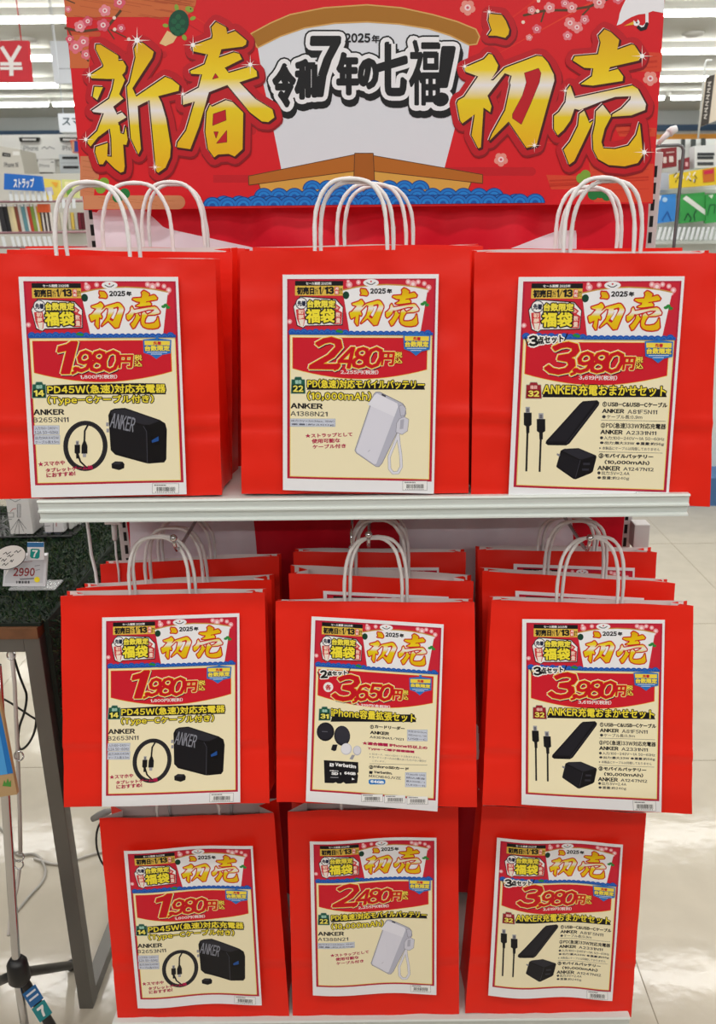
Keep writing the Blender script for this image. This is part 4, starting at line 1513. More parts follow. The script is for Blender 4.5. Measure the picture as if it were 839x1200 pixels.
    if poster:
        design, pc = poster
        # lay the sheet on the plane of the front
        po = (TL + TR + BL + BR) / 4
        if len(pc) == 4:
            cs = []
            for px, py in pc:
                d = P(px, py, Y=1.0) - CO
                k = (po - CO).dot(nrm) / d.dot(nrm)
                cs.append(CO + d * k)
        else:
            cs = []
            for px, py in pc:
                d = P(px, py, Y=1.0) - CO
                cs.append(CO + d * ((po - CO).dot(nrm) / d.dot(nrm)))
            dn = (BL - TL).normalized() * (0.297 / 0.21 * (cs[1] - cs[0]).length)
            cs += [cs[1] + dn, cs[0] + dn]
        fu, fv = curl or ((lambda s: 0.0), (lambda s: 0.0015 * s * s))
        so = sheet(t, design, cs, fu, fv)
    return t


sn = math.sin
# upper shelf
paper_bag('red bag with a 1,980 yen charger poster, front left on top shelf', 'red bags on the top shelf', ((-20, 297), (252, 303)), ((-6, 585), (260, 580)), YF, YF, ((66, 152, 213), (79, 164, 217)),
          ('A', CA), seed=1, crease=0.30, curl=(lambda s: 0.0012 + 0.0012 * sn(s * 5 + 1), lambda s: 0.002 * s * s))
paper_bag('red bag behind the top-left bag, its white handle second from the left', 'red bags on the top shelf', ((8, 292), (272, 296)), ((14, 575), (272, 572)), 1.215, 1.215, ((122, 203, 214),), seed=2, db=0.06, dt=0.045)
paper_bag('hindmost red bag on the top shelf left, showing a strip beside the middle top bag', 'red bags on the top shelf', ((30, 289), (287, 291)), ((38, 570), (287, 568)), 1.29, 1.29, ((168, 240, 213), (176, 244, 216)), seed=3, db=0.06, dt=0.05)
paper_bag('red bag with a 2,480 yen battery poster, middle of the top shelf', 'red bags on the top shelf', ((281, 294), (551, 291)), ((283, 579), (549, 578)), YF, YF, ((369, 454, 209), (376, 461, 213)),
          ('B', CB), seed=4, crease=0.32, curl=(lambda s: 0.001 + 0.001 * sn(s * 6), lambda s: 0.002 * s * s))
paper_bag('red bag behind the middle top bag, its handles just right of the front handles', 'red bags on the top shelf', ((296, 289), (566, 288)), ((300, 570), (560, 569)), 1.22, 1.22, ((395, 476, 215), (404, 484, 218)), seed=5, db=0.08, dt=0.06)
paper_bag('red bag with a 3,980 yen set poster, front right on top shelf', 'red bags on the top shelf', ((556, 296), (841, 297)), ((552, 581), (832, 594)), YF, YF, ((660, 742, 208), (668, 750, 212)),
          ('C', CC), seed=6, crease=0.33, curl=(lambda s: 0.001 + 0.001 * sn(s * 5), lambda s: 0.002 * s * s))
paper_bag('red bag behind the top-right bag, its open edge beside the steel upright', 'red bags on the top shelf', ((578, 292), (800, 290)), ((580, 574), (800, 576)), 1.225, 1.225, ((650, 722, 219), (656, 727, 222)), seed=7, db=0.08, dt=0.06)


def hung(top, yt, drop=0.322, lean=0.045, shrink=0.004):
    a, b = P(*top[0], Y=yt), P(*top[1], Y=yt)
    return (a, b, b + Vector((-shrink, -lean, -drop)), a + Vector((shrink, -lean, -drop)))


# middle row, hanging from hooks
g2 = 'red bags hanging in the middle row'
paper_bag('front red bag of the left middle stack, with a 1,980 yen charger poster', g2, ((71, 698), (310, 694)), ((75, 946), (316, 941)), 1.180, 1.130, ((152, 222, 631), (158, 229, 627)), ('A', [(121, 722.5), (281, 717.7), (282.3, 938), (121.2, 942.7)]),
          seed=11, db=0.07, dt=0.026, crease=0.29, curl=(lambda s: 0.001 + 0.001 * sn(s * 5), lambda s: 0.002 * s * s))
paper_bag('second red bag of the left middle stack, directly behind its front bag', g2, None, None, 1.262, 0, ((171, 238, 620), (177, 243, 617)), None, seed=12, db=0.05, dt=0.035, world=hung(((90, 689), (318, 679)), 1.262))
paper_bag('rearmost red bag of the left middle stack, close to the striped cloth', g2, None, None, 1.335, 0, ((186, 247, 608), (191, 252, 605)), None, seed=13, db=0.045, dt=0.03, world=hung(((117, 661), (327, 652)), 1.335))
paper_bag('front red bag of the central middle stack, with the 3,650 yen memory card poster', g2, ((323, 704), (556, 706)), ((324, 940), (559, 946)), 1.180, 1.130, ((404, 471, 632), (410, 477, 628)), ('D', CD),
          seed=14, db=0.07, dt=0.026, crease=0.25, curl=(lambda s: 0.0035 * abs(s - 0.3) + 0.001, lambda s: 0.004 * s * s))
paper_bag('second red bag of the central middle stack, its poster top showing behind the front bag', g2, None, None, 1.262, 0, ((411, 475, 611), (417, 479, 608)), ('D', [(378.8, 691.6), (525.4, 698.5)]), seed=15, db=0.05, dt=0.035, world=hung(((338, 672), (555, 681)), 1.262))
paper_bag('rearmost red bag of the central middle stack, its poster top just below the cloth', g2, None, None, 1.335, 0, ((414, 472, 606), (419, 477, 603)), ('D', [(378, 664.5), (514, 664.3)]), seed=16, db=0.045, dt=0.03, world=hung(((343.5, 647), (546, 647)), 1.335))
paper_bag('front red bag of the right middle stack, with the 3,980 yen set poster', g2, ((575.6, 703), (812.6, 710)), ((565, 943.5), (811, 954)), 1.180, 1.130, ((652, 723, 632), (658, 729, 628)), ('C', [(611.3, 724.3), (778, 725.4), (773.4, 949.6), (610.2, 940)]),
          seed=17, db=0.07, dt=0.026, crease=0.27, curl=(lambda s: 0.001 + 0.001 * sn(s * 5), lambda s: 0.002 * s * s))
paper_bag('second red bag of the right middle stack, directly behind its front bag', g2, None, None, 1.262, 0, ((637, 706, 612), (642, 710, 609)), ('C', [(603.4, 691.5), (753.8, 700)]), seed=18, db=0.05, dt=0.035, world=hung(((565, 669), (791, 683)), 1.262))
paper_bag('rearmost red bag of the right middle stack, nearest the steel upright', g2, None, None, 1.335, 0, ((630, 695, 607), (636, 699, 604)), ('C', [(601.3, 660), (743, 664.8)]), seed=19, db=0.045, dt=0.03, world=hung(((559.6, 644), (770, 647)), 1.335))

# bottom row, standing on the base shelf
g3 = 'red bags standing on the base shelf'
paper_bag('red bag on the base shelf at left, with a wavy 1,980 yen charger poster', g3, ((116, 959), (321, 953)), ((138, 1194), (339, 1191)), 1.21, 1.135, ((184, 257, 932), (197, 270, 930)), ('A', [(147.2, 993.5), (297.4, 987.2), (308, 1172.6), (163.5, 1176.6)]),
          seed=21, db=0.10, dt=0.06, crease=0.26, curl=(lambda s: 0.004 + 0.004 * sn(s * 7 + 0.6), lambda s: 0.001 * sn(3 * s)))
paper_bag('red bag in the middle of the base shelf, with the 2,480 yen battery poster', g3, ((337, 951), (537, 946)), ((343, 1191), (538, 1188)), 1.21, 1.135, ((400, 470, 932),), ('B', [(363.5, 983), (511, 978), (510.8, 1161), (367.2, 1162.3)]),
          seed=22, db=0.10, dt=0.06, crease=0.26, curl=(lambda s: 0.004 + 0.0035 * sn(s * 7 + 0.2), lambda s: 0.001 * sn(3 * s)))
paper_bag('red bag on the base shelf at right, with a curling 3,980 yen set poster', g3, ((565, 944), (757.4, 953)), ((545, 1187), (739.6, 1192)), 1.21, 1.135, ((630, 700, 936),), ('C', [(581.7, 979.2), (727.8, 986), (715.3, 1168), (571.4, 1163.4)]),
          seed=23, db=0.10, dt=0.06, crease=0.26, curl=(lambda s: 0.004 + 0.004 * sn(s * 8 - 0.4) - 0.008 * max(0, s - 0.85), lambda s: 0.001 * sn(3 * s)))

# ------------------------------------------------------------------ the small table with artificial turf, left of the bags
TY = 1.29
c0 = P(43, 736, Y=TY)                       # front right corner of the table top
TZ, TX = c0.z, c0.x
TXL, TYB = TX - 0.55, TY + 0.62
M_WOOD = mat('wood_edge', (112, 74, 46), rough=0.6, var=0.5, vscale=50, detail=8)
M_LEG = mat('grey_steel', (118, 116, 112), rough=0.42, metal=0.6)
T = thing('display_table', 'small display table with a wooden top edge and grey square steel legs', 'table', (TX - 0.27, TY + 0.3, 0))
MB().box((TXL, TY, TZ - 0.02), (TX, TYB, TZ)).build('table_top', M_WOOD, T)
W_ = 0.027


def legframe(x1):
    m = MB()
    x0 = x1 - W_
    m.rbox((x0, TY + 0.004, 0), (x1, TY + 0.004 + W_, TZ - 0.0205), 0.0015)
    m.rbox((x0, TYB - 0.03, 0), (x1, TYB - 0.03 + W_, TZ - 0.0205), 0.0015)
    m.rbox((x0 + 0.0005, TY + 0.03, 0.001), (x1 - 0.0005, TYB - 0.03, W_), 0.0015)
    m.rbox((x0 + 0.0005, TY + 0.03, TZ - 0.0205 - W_), (x1 - 0.0005, TYB - 0.03, TZ - 0.021), 0.0015)
    m.build('leg_frame', M_LEG, T)


legframe(TX)
legframe(TXL + W_)
MB().rbox((TXL + W_, TY + 0.004, TZ - 0.046), (TX - W_, TY + 0.028, TZ - 0.0205), 0.0015).build('apron', M_LEG, T)

# turf: a mat over the top that hangs down the table's right side
rg = random.Random(8)
mb = MB()
mb.box((TXL, TY + 0.006, TZ + 0.0005), (TX + 0.004, TYB + 0.05, TZ + 0.006), 0)
mb.box((TX + 0.004, TY + 0.02, TZ - 0.36), (TX + 0.012, TYB + 0.05, TZ + 0.006), 0)
bv, bf = [], []
for k in range(15000):
    if k < 9800:
        x, y = rg.uniform(TXL + 0.12, TX + 0.01), TY + 0.008 + (TYB - TY + 0.03) * rg.random()
        p, up, side = Vector((x, y, TZ + 0.005)), Vector((0, 0, 1)), None
    else:
        y, z = TY + 0.02 + (TYB - TY + 0.02) * rg.random(), TZ - 0.36 * rg.random()
        p, up = Vector((TX + 0.011, y, z)), Vector((0.8, -0.1, 0.35))
    L = rg.uniform(0.010, 0.022)
    d = (up + Vector((rg.uniform(-.8, .8), rg.uniform(-.9, .5), rg.uniform(-.3, .3)))).normalized()
    sd = d.cross(Vector((rg.uniform(-1, 1), rg.uniform(-1, 1), rg.uniform(-1, 1)))).normalized() * 0.0011
    b0 = len(bv)
    q = p + d * L * 0.6
    e = p + (d + Vector((rg.uniform(-.5, .5), rg.uniform(-.6, .2), -0.35))).normalized() * L
    bv += [p - sd, p + sd, q + sd * 0.8, q - sd * 0.8, e]
    bf += [(b0, b0 + 1, b0 + 2, b0 + 3), (b0 + 3, b0 + 2, b0 + 4)]
cols = []
for k in range(len(bv) // 5):
    c = lin(rg.choice([(24, 48, 26), (30, 56, 30), (18, 38, 24), (46, 70, 34), (26, 52, 34), (60, 68, 40)]))
    cols += [c] * 5
mb.add(bv, bf, 1, cols)
o = mb.build('artificial_turf', [mat('turf_backing', (16, 28, 18), rough=0.9), ink_mat('turf_blades', 0.55, 0.25)])
tag(o, 'dark green artificial turf covering the table top and hanging over its side', 'turf', kind='stuff')

# dark wire rack with small boxes at the back of the table
ry = 1.72
a, b = P(-40, 633, Y=ry), P(100, 633, Y=ry + 0.1)
rz = TZ + 0.004 + 0.012
rx0, rx1 = P(-60, 633, Y=ry).x, P(88, 633, Y=ry).x
K = thing('wire_rack', 'black wire rack standing at the back of the turf table', 'rack', ((rx0 + rx1) / 2, ry + 0.07, TZ + 0.006))
m = MB()
for y in (ry - 0.012, ry + 0.15):
    m.tube([(rx0, y, rz - 0.002), (rx1, y, rz - 0.002)], 0.003, 8)
m.box((rx0, ry - 0.012, rz - 0.006), (rx1, ry + 0.15, rz - 0.003))
for k in range(12):
    x = rx0 + (rx1 - rx0) * k / 11
    m.tube([(x, ry + 0.15, rz + 0.10), (x, ry + 0.15, rz - 0.004), (x, ry - 0.012, rz - 0.004), (x, ry - 0.012, rz + 0.006)], 0.0016, 6)
m.build('wire_basket', M_BLACK, K)
for x in (rx0 + 0.01, rx1 - 0.01):
    for y in (ry, ry + 0.14):
        MB().tube([(x, y, rz - 0.004), (x, y, TZ + 0.006)], 0.004, 8).build('foot', M_BLACK, K)
M_CARD = ink_mat('box_card', 0.5, 0.3)


def pxart(o_lines, Y, mb, step, m=1):
    mb.art(o_lines, lambda u, v, h: (P(u, v, Y=Y).x, Y - h, P(u, v, Y=Y).z), step, m)


def carton(name, x0, x1, ytop, ybot, Y, dep, label, cat, deco=None, col=(226, 224, 222), group=None, zb=None):
    a, b = P(x0, ytop, Y=Y), P(x1, ybot, Y=Y)
    z0 = b.z if zb is None else zb
    mb = MB().rbox((a.x, Y, z0), (b.x, Y + dep, a.z), 0.0012, 0)
    if deco:
        A = Art()
        deco(A)
        pxart(A, Y - 0.0002, mb, 0.0001)
    return tag(mb.build(name, [mat(name + '_card', col, rough=0.5), M_CARD]), label, cat, group)


def deco_tripod(A):
    ln = lambda p, w=0.5: A.line(p, w, '55555A', 2)
    A.rect(20.5, 592, 23, 605, 'C8C8CA', 1)
    ln([(20.3, 591), (24, 591), (24, 606), (20.3, 606), (20.3, 591)])
    ln([(8, 601), (16, 601), (16, 606), (8, 606), (8, 601)])
    for e in ((12, 622), (17, 624), (22.5, 626), (28, 623), (31, 620)):
        ln([(22, 608), e], 0.45)
    A.line([(12.5, 599.5), (15, 596.5), (19, 596)], 0.7, 'B82C34', 2)
    ln([(10, 608.5), (14, 608.5)], 0.6)
    ln([(10, 584), (18, 588), (24, 585)], 0.5)


zb_ = rz + 0.0005
carton('tripod_box', 2.5, 40, 560, 632, ry, 0.06, 'white carton with a line drawing of a selfie tripod, on the wire rack', 'box', deco_tripod, zb=zb_)


def deco_small(A):
    A.line([(49, 617), (59, 616)], 0.6, '66666A', 2)
    A.line([(51, 624), (60, 624.5)], 0.5, '8888A0', 2)
    A.rect(62, 600, 62.6, 631, '303034', 2)
    A.line([(66, 612), (66, 617)], 0.8, 'B03038', 2)
    A.line([(64, 625), (72, 625.5)], 0.5, '8888A0', 2)


carton('cable_box', 45, 76, 565, 631, ry + 0.01, 0.05, 'white carton right of the tripod carton on the wire rack', 'box', deco_small, col=(222, 220, 222), zb=zb_)
for k in range(4):
    x = 78.5 + 5.5 * k
    carton('thin_box', x, x + 3.4, 575, 628 - 2 * k, ry + 0.03 + 0.02 * k, 0.05, ['first', 'second', 'third', 'last'][k] + ' slim pale box from the cartons in the rack, under the shelf end', 'box', None, col=(206, 206, 204), group='slim boxes in the wire rack', zb=zb_ if k < 2 else None)

# electronic price label with a stand, a shop sticker and a speech-bubble card
dq = P(28, 687, Y=1.0) - CO
ly = (TZ + 0.022 - CAMZ) * dq.y / dq.z
q = [P(3, 687, Y=ly), P(53, 687, Y=ly), P(55, 651, Y=ly + 0.012), P(6, 651, Y=ly + 0.012)]
E_ = thing('price_label', 'grey electronic price label reading 2990 on a clear stand', 'label', ((q[0] + q[1]) / 2).to_tuple()[:2] + (TZ + 0.006,))
A = Art(homography([(3, 687), (53, 687), (55, 651), (6, 651)], [(0, 72), (104, 72), (104, 0), (0, 0)]) and (lambda x, y: (x, y)))
Hm = homography([(3, 687), (53, 687), (55, 651), (6, 651)], [(0, 1), (1, 1), (1, 0), (0, 0)])


def lab_fn(u, v, h):
    s_, t_ = Hm(u, v)
    p = (q[3] * (1 - s_) + q[2] * s_) * (1 - t_) + (q[0] * (1 - s_) + q[1] * s_) * t_
    return (p.x, p.y - h, p.z)


nb = Vector((0, 0.008, 0.002))
mb = MB().prism([q[0], q[1], q[2], q[3]], nb, 0)
A.poly([(5.5, 683), (50, 683), (52, 654), (8, 654)], 'C6C6CA', 1)
A.text('2990', 15.5, 665, 41, 675, '8E2A2E', 2, bold=0.4, skew=0.1)
A.line([(24, 678.5), (40, 677.6)], 1.6, '77777C', 2)
for x0, x1 in ((19, 20), (20.7, 21.2), (22, 24), (24.6, 25.2), (26, 27.4), (28, 28.6), (29.4, 31), (31.6, 32.2), (33, 34.6)):
    A.rect(x0, 680.5, x1, 683.5, '202024', 2)
A.disc(43.5, 679, 3.4, 'F2DC2C', 3, n=14)
A.line([(20, 659), (38, 657.5)], 0.8, '9A7A7E', 2)
A.line([(41, 663), (47, 662)], 0.8, '8A8A90', 2); A.line([(42, 668), (47, 667)], 0.8, '8A8A90', 2)
mb.art(A, lab_fn, 0.0002, 1)
MB().box((q[0].x + 0.02, ly + 0.014, TZ + 0.006), (q[1].x - 0.02, ly + 0.02, TZ + 0.0195)).build('foot_peg', M_CLEAR, E_)
mb.build('display', [mat('label_case', (214, 214, 218), rough=0.4), M_CARD], E_)
f0, f1 = P(10, 692, Y=ly - 0.012), P(64, 688, Y=ly - 0.012)
MB().box((f0.x, ly - 0.012, TZ + 0.019), (f1.x, ly + 0.03, TZ + 0.0215)).prism([(q[0].x + 0.01, ly + 0.0095, TZ + 0.021), (q[1].x - 0.01, ly + 0.0095, TZ + 0.021), (q[1].x - 0.01, ly + 0.022, q[2].z - 0.01), (q[0].x + 0.01, ly + 0.022, q[2].z - 0.01)], (0, 0.0015, 0)).build('clear_stand', M_CLEAR, E_)
# sticker on the label's top corner
A = Art()
A.rect(32, 636.5, 51.5, 656, 'EDEDF0', 1)
A.rect(32, 635.5, 51.5, 641, '3A78AE', 2)
A.poly([(36, 643.5), (38, 642.8), (45.5, 643.2), (47, 645), (46.3, 653), (44.5, 654.8), (37, 654), (35.2, 652)], '1E9A92', 3)
A.text('7', 38, 644.5, 44.5, 653, 'F4F6F6', 4, bold=0.5, skew=0.1)
mb = MB().prism([P(32, 656, Y=ly - 0.003), P(51.5, 656, Y=ly - 0.003), P(51.5, 635.5, Y=ly - 0.003), P(32, 635.5, Y=ly - 0.003)], (0, 0.0012, 0))
pxart(A, ly - 0.0031, mb, 0.0002)
mb.build('seven_card', [mat('card_white', (236, 236, 238), rough=0.5), M_CARD], E_)
by = ly - 0.012
el = [(11 + 19.5 * math.cos(R(10 * k)) * math.cos(R(-20)) - 13 * math.sin(R(10 * k)) * math.sin(R(-20)), 653 + 19.5 * math.cos(R(10 * k)) * math.sin(R(-20)) + 13 * math.sin(R(10 * k)) * math.cos(R(-20))) for k in range(36)]
el = el[:9] + [(8, 672), (14, 668)] + el[9:] if False else el
A = Art()
A.poly(el, 'F2F0EC', 1, out=((0.9, '1C1C20'),))
for x, y, w_ in ((4, 648, 9), (-6, 655, 8), (2, 656, 6), (9, 651, 7), (17, 646, 8), (3, 661, 7), (12, 657, 4)):
    A.line([(x, y + 1.2), (x + w_ * 0.35, y - 1), (x + w_ * 0.5, y + 1.5), (x + w_, y - 1.6)], 0.8, '2A2A2E', 4)
mb = MB().prism([P(x, y, Y=by) for x, y in el], (0, 0.001, 0))
pxart(A, by - 0.0001, mb, 0.0002)
mb.prism([P(9, 664, Y=by), P(14, 661, Y=by), P(6, 675, Y=by)], (0, 0.001, 0))
o = tag(mb.build('speech_bubble_card', [mat('card_white_b', (240, 238, 234), rough=0.5), M_CARD]), 'white oval speech-bubble card with handwriting, in front of the grey price label', 'card')

# white charging cables hanging from under the shelf
zs = SZ - 0.032
pts = [P(101, 604, Y=1.30), P(104, 625, Y=1.30), P(107, 650, Y=1.295), P(112, 670, Y=1.29), P(114, 688, Y=1.285), P(118, 720, Y=1.285)]
tag(MB().tube(pts, 0.0026, 8).build('white_cable', M_WHITE), 'plain white cable hanging under the left end of the shelf', 'cable')
u = thing('charger_cable', 'white charger block with a plugged-in cable, hanging under the shelf', 'charger', P(136, 612, Y=1.33))
a, b = P(122, 603, Y=1.33), P(143, 614, Y=1.33)
MB().rbox((a.x, 1.325, b.z), (b.x, 1.36, a.z), 0.002).build('charger_block', M_WHITE, u)
pp = [P(133.5, 614, Y=1.34), P(134, 622, Y=1.34), P(134.5, 632, Y=1.34), P(135, 634, Y=1.34)]
MB().tube(pp, [0.0045, 0.0045, 0.004, 0.002], 10).build('plug', M_WHITE, u)
MB().tube([P(135, 633, Y=1.34), P(136, 650, Y=1.335), P(139, 668, Y=1.33), P(141, 700, Y=1.33)], 0.0019, 8).build('cable', M_WHITE, u)

# ------------------------------------------------------------------ stand with a display board, bottom left
hub = P(22, 1140, Y=1.16)
S = thing('tripod_stand', 'chrome light stand with black tripod legs at the lower left corner', 'stand', (hub.x, hub.y, 0))
pt, pb = P(3, 880, Y=1.16), P(20, 1140, Y=1.16)
MB().tube([P(-4, 780, Y=1.16), pt, pb, P(36, 1250, Y=1.16)], 0.0072, 14).build('pole', M_CHROME, S)
MB().tube([hub + Vector((0, 0, 0.03)), hub + Vector((0, 0, 0.022)), hub + Vector((0, 0, -0.012)), hub + Vector((0, 0, -0.022))], [0.012, 0.017, 0.019, 0.012], 16).build('hub', M_BLACK, S)
for ex, ey in ((84, 1131), (-70, 1178), (78, 1232)):
    e = P(ex, ey, Z=0.012)
    m = MB().tube([hub, hub.lerp(e, 0.15), hub.lerp(e, 0.9), e], [0.009, 0.0085, 0.0085, 0.0085], 10)
    m.ball(e, 0.0115)
    m.build('leg', M_BLACK, S)
e = P(78, 1232, Z=0.012)
d = (e - hub).normalized()
sd = Vector((-d.y, d.x, 0)).normalized() if False else d.cross((CO - hub).normalized()).normalized()
nn = sd.cross(d).normalized()
if nn.dot(CO - hub) < 0:
    nn = -nn
m = MB()
A = Art()
A.rect(-1, 0.10, 1, 0.34, '2A6AA8', 1)
A.line([(-0.7, 0.16), (0.7, 0.16)], 0.03, 'DCE8F4', 2, False)
A.line([(-0.7, 0.24), (0.7, 0.24)], 0.03, 'DCE8F4', 2, False)
A.rect(-1, 0.36, 1, 0.60, '2A8C94', 1)
A.text('7', -0.5, 0.40, 0.5, 0.56, 'F4F6F6', 2, bold=0.02)
h0 = hub + d * 0.02
m.art(A, lambda u_, v_, h: tuple(h0 - sd * (0.0118 * u_) + d * (v_ * 0.16) + nn * (0.0095 + h - 0.0006 * abs(u_))), 0.0002, 0)
m.build('sticker', [M_CARD], S)

# the tilted board
bo = [P(-45, 800, Y=1.14), P(-2, 812, Y=1.14), P(20, 931, Y=1.14), P(-40, 940, Y=1.14)]
A = Art()
A.poly([(-30, 806), (-4.5, 812), (15.5, 906), (-28, 912)], '1E6EB8', 1)
A.poly([(-30, 806), (-9.5, 810), (9, 907), (-28, 912)], '4A9AD8', 2)
A.poly([(3, 921), (5, 914), (7, 918), (9, 912), (11, 917), (13, 914), (13, 922)], '4A8C3C', 3)
mb = MB().prism(bo, (0, 0.008, 0))
pxart(A, 1.1398, mb, 0.0002)
tag(mb.build('picture_board', [mat('board_tan', (178, 146, 104), rough=0.6), M_CARD]), 'tilted tan and blue picture board at the left edge, in front of the chrome pole', 'board')

# white cord with rings, hanging from the table down to the pole
cc_ = [P(13, 762, Y=1.30), P(17, 800, Y=1.29), P(20.5, 880, Y=1.28), P(23, 950, Y=1.27), P(24, 1000, Y=1.26)]
m = thing('cord_with_rings', 'grey cord with metal rings tied between the table and the chrome pole', 'cord', cc_[-1])
MB().tube(cc_, 0.0036, 8).build('cord', mat('cord_grey', (190, 184, 178), rough=0.6), m)
MB().tube([P(23, 1018, Y=1.25), P(20, 1040, Y=1.23), P(12, 1075, Y=1.20), P(10, 1096, Y=1.165)], 0.003, 8).build('cord', mat('cord_grey_b', (190, 184, 178), rough=0.6), m)


def ring(c, r, Y):
    p = P(*c, Y=Y)
    return [p + Vector((r * math.cos(R(20 * k)), 0.002 * math.sin(R(20 * k)), r * math.sin(R(20 * k)))) for k in range(19)]


for c, r, Y in (((22, 886), 0.008, 1.275), ((22, 1004), 0.009, 1.258), ((22, 1013), 0.008, 1.25), ((13, 768), 0.007, 1.297)):
    MB().tube(ring(c, r, Y), 0.0014, 6).build('ring', M_CHROME, m)
# cables on and under the table
for nm, mt, r, Y, pts, lb in (
        ('black_cable', M_BLACK, 0.0022, 1.36, [(14, 762), (22, 790), (28, 805), (32, 815), (29, 835), (22, 852), (21, 872), (24, 880), (34, 872), (42, 855), (43, 830), (40, 810), (44, 800)], 'black cable looping under the table beside the steel leg'),
        ('black_cable', M_BLACK, 0.002, 1.40, [(-5, 815), (10, 822), (25, 832), (40, 842), (55, 850)], 'thin black cable running straight from the left edge behind the steel leg'),
        ('grey_cable', mat('cable_grey', (176, 172, 166), rough=0.4), 0.003, None, [(-10, 962), (6, 974), (18, 1005), (40, 998), (54, 1015), (52, 1032), (36, 1048), (18, 1070)], 'loose grey cable curling on the floor under the table'),
        ('pale_cable', mat('cable_pale', (206, 202, 196), rough=0.4), 0.003, None, [(40, 1006), (70, 1015), (100, 1003), (128, 996)], 'pale cable on the floor between the steel leg and the red bags'),
        ('black_cable', M_BLACK, 0.0022, 1.5, [(128, 950), (114, 968), (112, 990), (118, 1010), (126, 1018)], 'black cable curling beside the bottom left bag')):
    q_ = [P(x, y, Y=Y) if Y else P(x, y, Z=0.004) for x, y in pts]
    # smooth the run
    for _ in range(3):
        q_ = [q_[0]] + [v for a_, b_ in zip(q_, q_[1:]) for v in (a_.lerp(b_, 0.25), a_.lerp(b_, 0.75))] + [q_[-1]]
    tag(MB().tube(q_, r, 8).build(nm, mt), lb, 'cable')
pl = [P(*c, Y=1.5) for c in ((108, 960), (116, 956), (124, 952), (130, 950))]
o = MB().tube(pl, [0.006, 0.008, 0.008, 0.005], 8)
tag(o.build('cable_plug', mat('plug_grey', (150, 148, 146), rough=0.5)), 'grey cable plug next to the bottom left bag', 'plug')

# ------------------------------------------------------------------ the shop behind, left of the banner
def slab(pts, Y, dep, m, mb=None):
    return (mb or MB()).prism([P(x, y, Y=Y) for x, y in pts], (0, dep, 0), m)


def qd(x0, y0, x1, y1):
    return [(x0, y0), (x1, y0), (x1, y1), (x0, y1)]


def board(name, pts, Y, dep, col, label, cat, art=None, group=None, rough=0.5, hang=False):
    mb = slab(pts, Y, dep, 0)
    if hang:                                # two thin wires up to the ceiling
        for k in (0.15, 0.85):
            p = P(pts[0][0] * (1 - k) + pts[1][0] * k, pts[0][1] * (1 - k) + pts[1][1] * k, Y=Y + dep / 2)
            mb.tube([p, (p.x, p.y, CEIL)], 0.003, 6)
    if art:
        A = Art()
        art(A)
        pxart(A, Y - 0.001, mb, 0.0008)
    return tag(mb.build(name, [mat(name + '_face', col, rough=rough), M_CARD]), label, cat, group)


def yen(A):
    A.line([(2.5, 56), (14, 74)], 4.6, 'F2ECEC', 1, False); A.line([(23, 55), (12, 74)], 4.6, 'F2ECEC', 1, False)
    A.rect(11.2, 70, 16, 89, 'F2ECEC', 1)
    A.rect(0.5, 73, 25.5, 77, 'F2ECEC', 1); A.rect(0.5, 78.5, 26.5, 82, 'F2ECEC', 1)


board('yen_sign', [(-18, 48), (32.5, 47.5), (36.5, 95.5), (-16, 96)], 5.2, 0.03, (206, 30, 48), 'red square sign with a white yen mark, high at the left edge', 'sign', yen, hang=True)
board('ceiling_sign', [(58, 48), (90, 48), (95, 98), (64, 98)], 6.3, 0.03, (206, 212, 220), 'pale grey panel hanging between the yen sign and the banner', 'sign', lambda A: A.line([(68, 80.5), (90, 80.5)], 0.8, '8A9098', 1, False), hang=True)


def su(A):
    A.text('スマ', 73, 138, 94, 147, '2E4A56', 1, bold=0.25)


board('section_sign', [(67.5, 133), (112, 133), (113, 155), (70, 155)], 6.0, 0.08, (218, 226, 234), 'white section sign with dark kana, partly behind the banner', 'sign', su, hang=True)

# wall unit with header boards
UY = 8.8
ux0, ux1 = P(-40, 170, Y=UY).x, P(130, 170, Y=UY).x
ut, ub = P(0, 158, Y=UY).z, P(0, 187, Y=UY).z
U = thing('wall_display', 'white wall display unit with phone header boards at the far left', 'display unit', ((ux0 + ux1) / 2, UY, 0))
MB().box((ux0, UY + 0.05, 0), (ux1, UY + 0.45, ub + 0.02)).build('carcass', mat('unit_white', (214, 214, 210), rough=0.6), U)
mb = MB().box((ux0, UY, ub), (ux1, UY + 0.45, ut))
A = Art()
A.text('iPhone', 27, 170.5, 45, 176.5, '6A6C72', 1, bold=0.1)
A.line([(49, 174), (52, 172), (55, 174.5), (58, 172), (64, 174.5)], 1.1, '9A9CA2', 1)
A.text('iPhone', 73, 170.5, 91, 176.5, '6A6C72', 1, bold=0.1)
A.line([(26, 158), (24, 188)], 0.5, 'B4B4B0', 1, False)
pxart(A, UY - 0.001, mb, 0.001)
mb.build('header', [mat('header_white', (236, 236, 236), rough=0.5), M_CARD], U)
for x0, x1 in ((22, 46), (69.5, 93)):
    mb = slab([(x0, 161), (x1, 161), (x1 - 1.5, 165.7), (x0 + 1, 165.7)], UY - 0.03, 0.03, 0)
    slab([(x0 + 4, 162.6), (x1 - 4, 162.6), (x1 - 4, 164.6), (x0 + 4, 164.6)], UY - 0.034, 0.004, 1, mb)
    mb.build('name_plate', [M_BLACK, M_WHITE], U)
slab(qd(31, 186.5, 62, 204), UY + 0.04, 0.012, 0).build('recess', mat('recess_dark', (52, 46, 42), rough=0.8), U)
slab(qd(31, 193.5, 44, 196), UY + 0.02, 0.02, 0).build('inner_shelf', M_SHELF, U)
